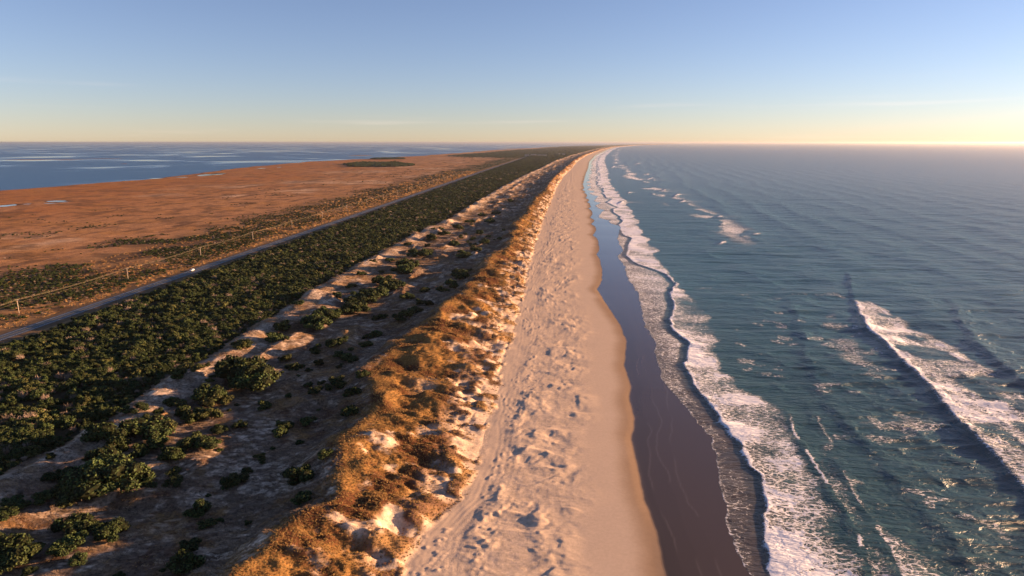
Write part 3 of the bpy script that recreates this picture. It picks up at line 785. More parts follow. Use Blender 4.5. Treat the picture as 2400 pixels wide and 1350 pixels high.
def build_ocean():
    YO = np.concatenate([YR, np.geomspace(YR[-1] * 1.2, 160000, 8)])
    n = 560
    t = np.linspace(0, 1, n)
    xw = x_wet(YO)
    yc = np.minimum(YO, 1e9)
    # most columns in the surf, the rest fan out to beyond the frame
    surf = 190.0 + 0.05 * YO
    right = np.maximum(1.05 * YO + 60, surf + 60)
    k1 = 330
    a = np.linspace(0, 1, k1, endpoint=False)[None, :]
    b = np.linspace(0, 1, n - k1)[None, :]
    x0 = (xw + 3)[:, None]
    A = x0 + (np.minimum(surf, right))[:, None] * a
    x1 = x0 + surf[:, None]
    B = x1 + (right - surf)[:, None] * (0.55 * b + 0.45 * b ** 2)
    X = np.concatenate([A, B], 1)
    Yg = np.repeat(YO[:, None], n, 1)
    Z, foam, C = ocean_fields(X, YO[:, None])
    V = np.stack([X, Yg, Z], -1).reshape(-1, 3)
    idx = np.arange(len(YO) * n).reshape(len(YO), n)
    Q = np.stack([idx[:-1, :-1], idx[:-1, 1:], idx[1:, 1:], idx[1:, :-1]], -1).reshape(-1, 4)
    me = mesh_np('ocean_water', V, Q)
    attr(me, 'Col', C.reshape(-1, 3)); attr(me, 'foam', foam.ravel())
    obj('ocean_water', me, M['ocean'], kind='structure')
build_ocean()

# ------------------------------------------------------------------ road
def strip(name, off, w, z, mat, y0=200.0, y1=6400.0, parent=None, **props):
    ys = np.concatenate([np.arange(y0, 1500, 20.0), np.geomspace(1500, y1, 40)])
    c = road_c(ys) + off
    V = np.concatenate([np.stack([c - w / 2, ys, ys * 0 + z], -1), np.stack([c + w / 2, ys, ys * 0 + z], -1)])
    n = len(ys)
    F = [(i, n + i, n + i + 1, i + 1) for i in range(n - 1)]
    return obj(name, mesh_np(name, V, np.array(F)), mat, parent, **props)
road = strip('road', 0, ROAD_W, ROAD_Z, M['asphalt'], kind='structure')
strip('edge_line', -3.45, 0.22, ROAD_Z + 0.006, M['white_line'], parent=road)
strip('edge_line', 3.45, 0.22, ROAD_Z + 0.006, M['white_line'], parent=road)
strip('centre_line', -0.14, 0.14, ROAD_Z + 0.006, M['yellow_line'], parent=road)
strip('centre_line', 0.14, 0.14, ROAD_Z + 0.006, M['yellow_line'], parent=road)

# ------------------------------------------------------------------ shrubs and grass: one of each kind
def icosphere(sub=1):
    t = (1 + 5 ** 0.5) / 2
    v = [(-1,t,0),(1,t,0),(-1,-t,0),(1,-t,0),(0,-1,t),(0,1,t),(0,-1,-t),(0,1,-t),(t,0,-1),(t,0,1),(-t,0,-1),(-t,0,1)]
    f = [(0,11,5),(0,5,1),(0,1,7),(0,7,10),(0,10,11),(1,5,9),(5,11,4),(11,10,2),(10,7,6),(7,1,8),(3,9,4),(3,4,2),(3,2,6),(3,6,8),(3,8,9),(4,9,5),(2,4,11),(6,2,10),(8,6,7),(9,8,1)]
    v = [tuple(Vector(q).normalized()) for q in v]
    for _ in range(sub):
        nf, cache = [], {}
        def mid(a, b):
            k = (min(a, b), max(a, b))
            if k not in cache:
                v.append(tuple(((Vector(v[a]) + Vector(v[b])) / 2).normalized())); cache[k] = len(v) - 1
            return cache[k]
        for a, b, c in f:
            ab, bc, ca = mid(a, b), mid(b, c), mid(c, a)
            nf += [(a, ab, ca), (b, bc, ab), (c, ca, bc), (ab, bc, ca)]
        f = nf
    return np.array(v), np.array(f)
ICO_V, ICO_F = icosphere(1)

def shrub_meshes(seed, radius=2.2, height=2.6, lobes=9, leaves=800, leaf=0.26, name='crown'):
    """a wind-clipped bush: leaf clumps over the surface of uneven lobes, a dark core inside, stems below"""
    r = np.random.default_rng(seed)
    cs, rs = [], []
    for i in range(lobes):
        a = r.uniform(0, 2 * math.pi); q = radius * 0.78 * math.sqrt(r.uniform(0, 1)) if i else 0
        hgt = height * r.uniform(0.30, 0.78) * (1 - 0.35 * q / radius)
        cs.append((q * math.cos(a), q * math.sin(a), hgt)); rs.append(r.uniform(0.20, 0.46) * radius)
    cs, rs = np.array(cs), np.array(rs)
    sq = np.array((1, 1, 0.72))
    P, Nn = [], []
    while len(P) < leaves:
        k = r.integers(lobes); d = r.normal(size=3); d /= np.linalg.norm(d)
        if d[2] < -0.55: continue
        p = cs[k] + rs[k] * d * sq * r.uniform(0.9, 1.12)
        if p[2] < 0.12: continue
        dist = np.linalg.norm((p - cs) / sq, axis=1) / rs
        if (np.delete(dist, k) < 0.86).any(): continue
        P.append(p); Nn.append(d)
    V, F = [], []
    for p, d in zip(P, Nn):
        nn = d + r.normal(size=3) * 0.55; nn /= np.linalg.norm(nn)
        a = np.cross(nn, r.normal(size=3)); a /= np.linalg.norm(a); b = np.cross(nn, a)
        s = leaf * r.uniform(0.6, 1.4); e = s * r.uniform(0.5, 0.9)
        n0 = len(V)
        V += [p - a * s * .5, p + b * e * .5 + nn * 0.05, p + a * s * .5, p - b * e * .5]
        F.append((n0, n0 + 1, n0 + 2, n0 + 3))
    nleaf = len(F)
    me = bpy.data.meshes.new(name)
    Vc, Fc = [tuple(q) for q in V], list(F)
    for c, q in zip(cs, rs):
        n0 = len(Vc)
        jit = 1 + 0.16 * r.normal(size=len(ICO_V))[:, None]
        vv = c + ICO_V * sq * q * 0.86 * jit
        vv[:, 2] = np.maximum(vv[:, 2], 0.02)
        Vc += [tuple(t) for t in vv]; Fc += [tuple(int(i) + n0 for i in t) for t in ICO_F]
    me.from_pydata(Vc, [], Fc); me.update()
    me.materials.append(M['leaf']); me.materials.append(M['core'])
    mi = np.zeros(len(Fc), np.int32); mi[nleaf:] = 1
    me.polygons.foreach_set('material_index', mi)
    sm = MB()
    for i in range(5):
        a = r.uniform(0, 6.28); b = cs[i % lobes]
        sm.tube([(0.15 * math.cos(a), 0.15 * math.sin(a), -0.5), (b[0] * .5, b[1] * .5, b[2] * .5), tuple(b)], [0.07, 0.05, 0.03], 4)
    st = sm.mesh('stem'); st.materials.append(M['stem'])
    return me, st
def bare_meshes(seed, radius=1.7, height=2.4, n=110):
    r = np.random.default_rng(seed)
    V, F = [], []
    for i in range(n):
        a = r.uniform(0, 6.28); q = radius * math.sqrt(r.uniform(0.02, 1)); h = height * r.uniform(0.6, 1.0) * (1 - 0.3 * (q / radius) ** 2)
        b = np.array((q * 0.35 * math.cos(a), q * 0.35 * math.sin(a), r.uniform(-0.3, 0.4) * 1)); t = np.array((q * math.cos(a), q * math.sin(a), h))
        s = np.cross(t - b, r.normal(size=3)); s *= r.uniform(0.05, 0.11) / np.linalg.norm(s)
        m = b + (t - b) * 0.55 + r.normal(size=3) * 0.12
        n0 = len(V)
        V += [b - s, b + s, m + s * .9, t, m - s * .9]; F += [(n0, n0 + 1, n0 + 2, n0 + 3, n0 + 4)]
        for _ in range(3):
            p = b + (t - b) * r.uniform(0.4, 1.0); e = p + r.normal(size=3) * 0.35 + np.array((0, 0, 0.25))
            n0 = len(V); V += [p - s * .6, p + s * .6, e]; F.append((n0, n0 + 1, n0 + 2))
    me = bpy.data.meshes.new('crown'); me.from_pydata([tuple(q) for q in V], [], F); me.update(); me.materials.append(M['bare'])
    sm = MB()
    for i in range(4):
        a = r.uniform(0, 6.28)
        sm.tube([(0, 0, -0.5), (0.3 * math.cos(a), 0.3 * math.sin(a), 0.5), (0.7 * math.cos(a), 0.7 * math.sin(a), 1.2)], [0.08, 0.06, 0.03], 4)
    st = sm.mesh('stem'); st.materials.append(M['stem'])
    return me, st
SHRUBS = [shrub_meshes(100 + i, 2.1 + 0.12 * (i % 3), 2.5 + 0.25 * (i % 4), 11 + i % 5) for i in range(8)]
BARES = [bare_meshes(200 + i) for i in range(3)]
def grass_mesh(seed, n, h, rad, mat):
    r = np.random.default_rng(seed); V, F = [], []
    for i in range(n):
        a = r.uniform(0, 6.28); q = rad * math.sqrt(r.uniform()); b = np.array((q * math.cos(a), q * math.sin(a), -0.05))
        hh = h * r.uniform(0.55, 1.0); ln = np.array((-0.35 + 0.3 * r.normal(), 0.2 + 0.3 * r.normal(), 0)) * hh
        t = b + ln + np.array((0, 0, hh)); s = r.normal(size=3); s[2] = 0; s *= r.uniform(0.05, 0.09) / np.linalg.norm(s)
        n0 = len(V); V += [b - s, b + s, t]; F.append((n0, n0 + 1, n0 + 2))
    me = bpy.data.meshes.new('tuft'); me.from_pydata([tuple(q) for q in V], [], F); me.update(); me.materials.append(mat)
    return me
TUFTS = [grass_mesh(300 + i, 26, 0.75, 0.45, M['grass']) for i in range(4)]
def thatch_mesh(seed, n=34):
    r = np.random.default_rng(seed); V, F = [], []
    for i in range(n):
        b = np.array((r.uniform(-1.1, 1.1), r.uniform(-0.7, 0.7), -0.04)); hh = r.uniform(0.18, 0.5)
        t = b + np.array((-0.75 + 0.35 * r.normal(), 0.3 + 0.25 * r.normal(), hh)); s = np.array((0.3, 1.0, 0)) * r.uniform(0.04, 0.08)
        n0 = len(V); V += [b - s, b + s, t]; F.append((n0, n0 + 1, n0 + 2))
    me = bpy.data.meshes.new('thatch'); me.from_pydata([tuple(q) for q in V], [], F); me.update(); me.materials.append(M['thatch'])
    return me
THATCH = [thatch_mesh(340 + i) for i in range(4)]
VTUFTS = [grass_mesh(320 + i, 26, 0.8, 0.5, M['verge']) for i in range(3)]

def scatter(name, P, rot, scl, idx, meshes, **props):
    """one object of stuff: points that carry copies of the kinds through geometry nodes"""
    me = bpy.data.meshes.new(name)
    me.vertices.add(len(P)); me.vertices.foreach_set('co', np.ascontiguousarray(P, np.float32).ravel()); me.update()
    attr(me, 'rot', np.stack([rot * 0, rot * 0, rot], -1)); attr(me, 'scl', scl); attr(me, 'kind_index', idx.astype(np.float32))
    o = obj(name, me, None, kind='stuff', **props)
    g = bpy.data.node_groups.new(name, 'GeometryNodeTree')
    g.interface.new_socket('Geometry', in_out='INPUT', socket_type='NodeSocketGeometry')
    g.interface.new_socket('Geometry', in_out='OUTPUT', socket_type='NodeSocketGeometry')
    gi = g.nodes.new('NodeGroupInput'); go = g.nodes.new('NodeGroupOutput'); jn = g.nodes.new('GeometryNodeJoinGeometry')
    def named(n, t):
        a = g.nodes.new('GeometryNodeInputNamedAttribute'); a.data_type = t; a.inputs['Name'].default_value = n; return a.outputs['Attribute']
    rt, sl, kd = named('rot', 'FLOAT_VECTOR'), named('scl', 'FLOAT_VECTOR'), named('kind_index', 'FLOAT')
    for k, m in enumerate(meshes):
        src = bpy.data.objects.new('kind', m)
        inf = g.nodes.new('GeometryNodeObjectInfo'); inf.inputs['Object'].default_value = src; inf.inputs['As Instance'].default_value = True
        ip = g.nodes.new('GeometryNodeInstanceOnPoints')
        cmp_ = g.nodes.new('FunctionNodeCompare'); cmp_.data_type = 'FLOAT'; cmp_.operation = 'EQUAL'; cmp_.inputs['B'].default_value = k; cmp_.inputs['Epsilon'].default_value = 0.1
        L = g.links.new
        L(kd, cmp_.inputs['A']); L(gi.outputs[0], ip.inputs['Points']); L(cmp_.outputs[0], ip.inputs['Selection'])
        L(inf.outputs['Geometry'], ip.inputs['Instance']); L(rt, ip.inputs['Rotation']); L(sl, ip.inputs['Scale'])
        L(ip.outputs[0], jn.inputs[0])
    g.links.new(jn.outputs[0], go.inputs[0])
    md = o.modifiers.new('scatter', 'NODES'); md.node_group = g
    return o

def jitter_points(y0, y1, xl, xr, s0, gy, seed):
    """jittered rows whose spacing grows with distance"""
    r = np.random.default_rng(seed); out = []
    y = y0
    while y < y1:
        s = max(s0, gy * y)
        a, b = xl(y), xr(y)
        n = int((b - a) / s)
        if n > 0:
            x = a + (np.arange(n) + r.uniform(-0.45, 0.45, n) + 0.5) * s
            out.append(np.stack([x, y + r.uniform(-0.45, 0.45, n) * s, np.full(n, s)], -1))
        y += s
    return np.concatenate(out)
f1 = lambda f: (lambda y: float(f(np.array([y]))[0]))

def in_view(P, m=20):
    u, v, d = project(P[:, 0], P[:, 1], P[:, 2])
    return (u > -m) & (u < 2400 + m) & (v > 0) & (v < 1350 + m)

def shrub_thing(name, pair, loc, rot, scl, label, group, cat='shrub', parts=True):
    me, st = pair
    if not parts:
        o = obj(name, me, None, label=label, category=cat, group=group)
        o.location = loc; o.rotation_euler = (0, 0, rot); o.scale = scl
        return o
    e = empty(name, loc, label=label, category=cat, group=group)
    e.rotation_euler = (0, 0, rot); e.scale = scl
    obj('crown', me, None, e); obj('stem', st, None, e)
    return e

def build_thicket():
    P = jitter_points(125, 16000, lambda y: max(-1.25 * y - 60, f1(x_sound)(y) if y > 3800 else road_c(y) + 5), lambda y: f1(x_thick)(y) + 2, 2.35, 0.0034, 41)
    X, Y = P[:, 0], P[:, 1]
    e, w, wood, ham = shrub_cover(X, Y)
    r = np.random.default_rng(42)
    cover = np.maximum(e, wood)
    gaps = fbm(X / 12.0, Y / 14.0, 3, 7)
    keep = (r.uniform(size=len(X)) < cover * 1.1) & (np.abs(X - road_c(Y)) > 12) & ~((gaps < 0.34) & (r.uniform(size=len(X)) < 0.8) & (Y < 1500))
    P = P[keep]; X, Y, S = P.T
    Z = land_height(X, Y) - 0.15
    n = len(X)
    edge = sst(0, 16, np.minimum(x_thick(Y) - X, (X - road_c(Y) - 13) * 1.0))
    g = (0.55 + 0.45 * edge) * r.uniform(0.55, 1.0, n) ** 1.6 * 1.7 * (0.62 + 0.76 * fbm(X / 16.0, Y / 18.0, 3, 2))
    s = np.maximum(g * 0.88, S / 2.35 * 0.60 * g)
    wd = shrub_cover(X, Y)[2]
    hz = s * r.uniform(0.85, 1.25, n) * (1 + 0.9 * sst(3500, 5000, Y) * wd) / np.maximum(1, (S / 2.35 * 0.8) ** 0.75)
    scl = np.stack([s * r.uniform(0.9, 1.15, n), s * r.uniform(0.9, 1.15, n), hz], -1)
    rot = r.uniform(0, 6.28, n)
    idx = r.integers(0, 8, n).astype(float)
    bare = (r.uniform(size=n) < 0.11) & (Y < 2500)
    idx[bare] = 8 + r.integers(0, 3, bare.sum())
    Pt = np.stack([X, Y, Z], -1)
    vis = np.where(in_view(Pt))[0]
    near = vis[np.argsort(np.hypot(X[vis], Y[vis]))][:300]
    kinds = SHRUBS + BARES
    for i in near:
        b = idx[i] >= 8
        W = 4.4 * scl[i][0]
        size = 'small' if W < 3.2 else 'middling' if W < 4.3 else 'broad'
        dk, dr = float(x_thick(Y[i:i + 1])[0]) - X[i], X[i] - float(road_c(Y[i]))
        place = 'at the sandy edge' if dk < 9 else 'near the sandy edge' if dk < 22 else 'on the road side' if dr < 14 else 'deep inside'
        pu, pv, _ = project(*Pt[i])
        span = 'left photo edge' if pu < 60 else 'low down' if pv > 1000 else 'left of centre' if pu > 330 else 'lower left'
        look = 'pale leafless' if b else 'dark green'
        shrub_thing('bare_bush' if b else 'thicket_bush', kinds[int(idx[i])], tuple(Pt[i]), rot[i], tuple(scl[i]), f'{size} {look} bush {place} of thicket, {span}',
                    f'{size} {look} bushes {place} of the thicket, {span}', 'bush')
    rest = np.ones(n, bool); rest[near] = False
    scatter('thicket', Pt[rest], rot[rest], scl[rest], idx[rest], [k[0] for k in kinds],
            label='dense dark green coastal thicket stretching beside the road to the horizon', category='thicket')
    return n
build_thicket()

def build_scrub():
    P = jitter_points(230, 5200, lambda y: max(-1.2 * y - 60, -950), lambda y: road_c(y) - 9, 3.0, 0.0042, 51)
    X, Y = P[:, 0], P[:, 1]
    r = np.random.default_rng(52)
    e, w, wood, ham = shrub_cover(X, Y)
    keep = r.uniform(size=len(X)) < w * 0.95
    P = P[keep]; X, Y, S = P.T; n = len(X)
    Z = land_height(X, Y) - 0.12
    s = np.maximum(r.uniform(0.3, 0.75, n), S / 3.0 * 0.42 * r.uniform(0.6, 1.1, n))
    scl = np.stack([s, s * r.uniform(0.9, 1.3, n), s * r.uniform(0.7, 1.1, n) / np.maximum(1, (S / 3.0) ** 0.6)], -1)
    rot = r.uniform(0, 6.28, n); idx = r.integers(0, 8, n).astype(float)
    bare = r.uniform(size=n) < 0.12; idx[bare] = 8 + r.integers(0, 3, bare.sum())
    Pt = np.stack([X, Y, Z], -1)
    kinds = SHRUBS + BARES
    vis = np.where(in_view(Pt))[0]
    near = vis[np.argsort(np.hypot(X[vis], Y[vis]))][:300]
    for i in near:
        b = idx[i] >= 8
        W = 4.4 * scl[i][0]
        size = 'tiny' if W < 2.2 else 'small' if W < 3.0 else 'fuller'
        dp = X[i] - POLE_X
        place = 'between road and power line' if dp > 3 else 'under the power line' if dp > -6 else 'behind the power line' if dp > -45 else 'at the marsh side'
        k = int((Y[i] - POLE_Y0) / POLE_DY)
        span = 'before the first pole' if k < 1 else 'past the first pole' if k == 1 else 'past the second pole' if k == 2 else 'past the third pole'
        look = 'bare' if b else 'green'
        shrub_thing('bare_scrub_bush' if b else 'scrub_bush', kinds[int(idx[i])], tuple(Pt[i]), rot[i], tuple(scl[i]), f'{size} {look} scrub bush {place}, {span}',
                    f'{size} {look} scrub bushes {place}, {span}', 'bush', parts=False)
    rest = np.ones(n, bool); rest[near] = False
    scatter('scrub', Pt[rest], rot[rest], scl[rest], idx[rest], [k[0] for k in kinds], label='broken band of low green scrub between the road and the rust coloured marsh', category='scrub')
build_scrub()

def build_hammocks():
    out = []
    r = np.random.default_rng(61)
    for hx, hy, rx, ry in HAMMOCKS:
        k = int(rx * ry / 22)
        a = r.uniform(0, 6.28, k); q = np.sqrt(r.uniform(0, 1, k)) * 1.15
        out.append(np.stack([hx + rx * q * np.cos(a), hy + ry * q * np.sin(a)], -1))
    P = np.concatenate(out); X, Y = P.T
    ham = shrub_cover(X, Y)[3]
    k = r.uniform(size=len(X)) < ham
    X, Y = X[k], Y[k]; n = len(X)
    s = r.uniform(2.6, 4.6, n)
    scl = np.stack([s, s, s * r.uniform(0.7, 1.0, n)], -1)
    scatter('marsh_wood', np.stack([X, Y, land_height(X, Y) - .2], -1), r.uniform(0, 6.28, n), scl, r.integers(0, 8, n).astype(float), [q[0] for q in SHRUBS],
            label='dark wooded islands of trees standing in the rust coloured marsh', category='woodland')
build_hammocks()

# shrubs scattered in the dune hollow, surveyed one by one: photo column, row, width in pixels
DUNE = [(430,895,53),(465,871,27),(450,856,16),(533,859,22),(486,856,15),(492,901,18),(578,895,125),(646,797,47),(578,818,45),(556,812,26),(676,767,42),(667,837,30),(690,856,40),(415,942,45),
 (480,942,75),(613,948,38),(299,945,25),(787,810,45),(736,822,32),(713,812,15),(825,845,40),(804,833,35),(748,847,28),(825,825,18),(784,907,48),(837,907,44),(754,905,20),(742,930,33),(828,936,44),
 (858,802,28),(884,784,40),(754,761,70),(784,738,70),(822,723,60),(846,705,65),(875,690,60),(896,670,60),(926,675,40),(790,698,26),(825,670,24),(890,740,33),(947,753,45),(967,738,40),(994,708,36),
 (956,726,30),(967,696,40),(994,678,27),(1053,670,36),(1074,652,44),(1098,640,24),(1036,678,24),(938,637,48),(961,625,48),(985,598,42),(947,610,25),(1086,601,42),(1119,590,28),(1139,573,26),(914,607,22),
 (849,650,24),(893,641,15),(876,616,18),(430,977,50),(480,977,50),(560,993,30),(513,1003,30),(317,967,40),(253,970,42),(343,995,30),(373,970,22),(273,1040,92),(333,1053,53),(385,1017,80),(467,1050,60),
 (427,1060,65),(213,1097,53),(150,1115,40),(110,1122,28),(283,1117,115),(233,1150,115),(167,1173,100),(110,1170,40),(60,1180,45),(350,1130,40),(407,1132,33),(403,1098,28),(200,1227,73),(130,1283,65),
 (37,1290,92),(287,1233,68),(173,1313,37),(520,1133,60),(480,1180,55),(487,1217,30),(447,1273,35),(437,1313,70),(7,1217,40),(607,1067,25),(663,1007,45),(723,987,35),(817,980,42),(710,1130,70),
 (767,1113,30),(710,1197,40),(30,1180,30),(660,700,28),(700,720,24),(1010,560,30),(1040,548,26),(1075,535,24),(1100,520,22),(1060,575,30),(1120,548,24),(1150,520,22),(1165,500,18),(1000,590,26),(1195,470,16),(1130,505,18)]
def build_dune_shrubs():
    r = np.random.default_rng(71)
    items = []
    for u, v, w in DUNE:
        X, Y = (float(q) for q in ground(u, v, 4.0))
        d = math.hypot(math.hypot(X, Y), 106)
        W = w / FOCAL * d * (1.1 if v < 960 else 1.18)
        k = 1 if W < 8 else (2 if W < 14 else 3)
        for j in range(k):
            a = r.uniform(0, 6.28); q = 0 if k == 1 else W * 0.33 * math.sqrt(r.uniform(0.15, 1))
            ww = W if k == 1 else W * r.uniform(0.62, 0.8)
            items.append((X + q * math.cos(a), Y + 1.1 * q * math.sin(a), ww, k))
    # the far end of the hollow
    P = jitter_points(700, 2400, lambda y: f1(x_thick)(y) + 8, lambda y: f1(x_crest)(y) - 14, 9.0, 0.013, 72)
    n = fbm(P[:, 0] / 30.0, P[:, 1] / 50.0, 3, 4)
    sel = (n > 0.50) & (r.uniform(size=len(P)) < 0.55)
    for x, y, s in P[sel][:22]:
        items.append((x, y, r.uniform(4, 8), 0))
    Q = jitter_points(132, 430, lambda y: max(f1(x_thick)(y) + 6, -1.0 * y), lambda y: f1(x_crest)(y) - 10, 10.0, 0.012, 73)
    qn = fbm(Q[:, 0] / 24.0, Q[:, 1] / 24.0, 2, 6)
    for x, y, s in Q[(qn > 0.42) & (r.uniform(size=len(Q)) < 0.36)][:46]:
        items.append((x, y, r.uniform(1.8, 4.4), 1))
    for x, y, W, k in items:
        xx, yy = np.array([x]), np.array([y])
        z = float(land_height(xx, yy)[0]) - 0.15
        u, v, d = project(x, y, z + 1)
        s = W / 4.4
        xk, xc = float(x_thick(yy)[0]), float(x_crest(yy)[0])
        size = 'tiny' if W < 2.6 else 'small' if W < 4.2 else 'medium' if W < 5.6 else 'large'
        t = (x - xk) / (xc - xk)
        place = 'by the thicket edge' if t < 0.3 else 'amid the dune hollow' if t < 0.68 else 'behind the foredune crest'
        span = 'bottom left corner' if v > 1080 and u < 420 else 'near the bottom edge' if v > 1080 else 'lower left' if v > 940 and u < 520 else 'near foreground' if v > 860 else 'nearer middle distance' if v > 740 else 'middle distance' if v > 640 else 'far distance' if v > 540 else 'farthest distance'
        clump = 'lone' if k == 1 else 'clumped' if k else 'sparse'
        bare = r.uniform() < 0.08 and W < 5
        b = int(r.integers(0, 3)) if bare else int(r.integers(0, 8))
        lab = f"{size} {clump} {'leafless grey' if bare else 'dark green'} shrub {place}, {span}"
        hz = (0.90 if k != 1 else 0.75) * s * r.uniform(0.85, 1.15) + 0.12
        shrub_thing('bare_dune_shrub' if bare else 'dune_shrub', (BARES if bare else SHRUBS)[b], (x, y, z), r.uniform(0, 6.28), (s, s * r.uniform(0.9, 1.15), hz), lab,
                    f"{size} {clump} {'bare ' if bare else ''}dune shrubs {span}, {place}", 'shrub')
build_dune_shrubs()

def build_grass():
    r = np.random.default_rng(81)
    P = jitter_points(122, 1500, lambda y: max(f1(x_thick)(y) - 3, -1.25 * y - 40), lambda y: f1(x_toe)(y) + 3, 0.75, 0.0028, 82)
    X, Y, S = P.T
    v = veg_cover(X, Y)
    keep = r.uniform(size=len(X)) < v * 1.0
    X, Y, S, v = X[keep], Y[keep], S[keep], v[keep]; n = len(X)
    xc = x_crest(Y)
    s = np.maximum(0.55, S / 0.75 * 0.5) * r.uniform(0.6, 1.15, n) * (0.55 + 0.45 * sst(xc - 14, xc, X))
    scl = np.stack([s * 1.2, s * 1.2, s * r.uniform(0.7, 1.1, n)], -1)
    scatter('dune_grass', np.stack([X, Y, land_height(X, Y)], -1), r.uniform(-0.7, 0.7, n), scl, r.integers(0, 4, n).astype(float), TUFTS,
            label='golden brown grass covering the foredune and its hollow', category='grass')
    P = jitter_points(115, 1100, lambda y: max(f1(x_thick)(y) - 2, -1.25 * y - 40), lambda y: f1(x_crest)(y) - 3, 1.15, 0.0036, 84)
    X, Y, S = P.T
    pat = 0.55 * fbm(X / 9.0, Y / 7.0, 3, 5) + 0.45 * fbm(X / 2.6, Y / 2.2, 2, 9)
    keep = r.uniform(size=len(X)) < 0.06 + 0.75 * sst(0.46, 0.62, pat)
    X, Y, S = X[keep], Y[keep], S[keep]; n = len(X)
    s = np.maximum(0.75, S / 1.15 * 0.65) * r.uniform(0.6, 1.25, n)
    scatter('dune_thatch', np.stack([X, Y, land_height(X, Y)], -1), r.uniform(-0.5, 0.5, n), np.stack([s * 1.1, s * 1.1, s * r.uniform(0.6, 1.2, n)], -1), r.integers(0, 4, n).astype(float), THATCH,
            label='dry flattened straw coloured grass strewn over the dune hollow', category='grass')
    P = jitter_points(260, 2600, lambda y: max(road_c(y) - 125, -1.2 * y - 40), lambda y: road_c(y) - 9, 1.4, 0.004, 83)
    X, Y, S = P.T
    pat = fbm(X / 7.0, Y / 11.0, 3, 4)
    keep = (r.uniform(size=len(X)) < sst(0.36, 0.56, pat) * (0.35 + 0.65 * sst(road_c(Y) - 60, road_c(Y) - 28, X)))
    X, Y, S = X[keep], Y[keep], S[keep]; n = len(X)
    s = np.maximum(0.8, S / 1.3 * 0.7) * r.uniform(0.6, 1.2, n)
    scatter('verge_grass', np.stack([X, Y, land_height(X, Y)], -1), r.uniform(0, 6.28, n), np.stack([s * 1.2, s * 1.2, s], -1), r.integers(0, 3, n).astype(float), VTUFTS,
            label='tall golden grass along the verge under the power line', category='grass')
build_grass()

# ------------------------------------------------------------------ power line
POLE_H = 9.6
pole_me = MB().tube([(0, 0, -0.8), (0, 0, 4), (0, 0, POLE_H)], [0.24, 0.21, 0.16], 8).mesh('pole', True); pole_me.materials.append(M['pole'])
arm_me = MB().box((0, 0, POLE_H - 0.45), (2.6, 0.14, 0.16)).mesh('crossarm'); arm_me.materials.append(M['pole'])
brace_me = MB().tube([(-0.75, 0.08, POLE_H - 0.52), (0, 0.17, POLE_H - 1.25)], 0.03, 4).tube([(0.75, 0.08, POLE_H - 0.52), (0, 0.17, POLE_H - 1.25)], 0.03, 4).mesh('brace'); brace_me.materials.append(M['pole'])
ins_me = MB().tube([(0, 0, 0), (0, 0, 0.08), (0, 0, 0.12), (0, 0, 0.26), (0, 0, 0.30)], [0.05, 0.10, 0.06, 0.09, 0.04], 6).mesh('insulator'); ins_me.materials.append(M['porcelain'])
NP = 44
ORD = ['', '', 'second', 'third', 'fourth', 'fifth', 'sixth', 'seventh', 'eighth', 'ninth', 'tenth']
pole_top = []
for i in range(NP):
    y = POLE_Y0 + i * POLE_DY
    x = POLE_X + float(road_c(y)) - ROAD_X
    z = float(land_height(np.array([x]), np.array([y]))[0])
    pole_top.append((x, y, z + POLE_H))
    if i == 0: continue
    if i == 1: lab = 'wooden utility pole nearest the left edge of the photo'
    elif i == 2: lab = 'wooden utility pole standing left of the white car, second from the left edge'
    elif i == 3: lab = 'wooden utility pole just past the white car, third from the left edge'
    elif i <= 10: lab = f'wooden utility pole beside the road, {ORD[i]} in the row from the left edge'
    else: lab = 'small distant utility pole in the receding row beyond the tenth pole'
    e = empty('utility_pole', (x, y, z), label=lab, category='utility pole', group='utility poles along the road')
    obj('pole', pole_me, None, e); obj('crossarm', arm_me, None, e); obj('brace', brace_me, None, e)
    for k in (-1.15, 0.45, 1.15):
        obj('insulator', ins_me, None, e).location = (k, 0, POLE_H - 0.37)
for nm, k, dz, lab in (('power_line_wire', -1.15, -0.08, 'thin golden power wire strung on the marsh side of the poles'),
                       ('power_line_wire', 0.45, -0.08, 'thin golden power wire strung along the middle of the crossarms'),
                       ('power_line_wire', 1.15, -0.08, 'thin golden power wire strung on the road side of the poles'),
                       ('neutral_wire', 0.22, -2.0, 'lower wire of the power line, strung below the crossarms')):
    P = []
    for a, b in zip(pole_top[:-1], pole_top[1:]):
        for t in np.linspace(0, 1, 9)[:-1]:
            P.append((a[0] + (b[0] - a[0]) * t + k, a[1] + (b[1] - a[1]) * t, a[2] + (b[2] - a[2]) * t + dz - 4 * 1.3 * t * (1 - t)))
    me = MB().tube(P, 0.024 if dz > -1 else 0.018, 4).mesh(nm); me.materials.append(M['wire'])
    obj(nm, me, None, label=lab, category='wire')

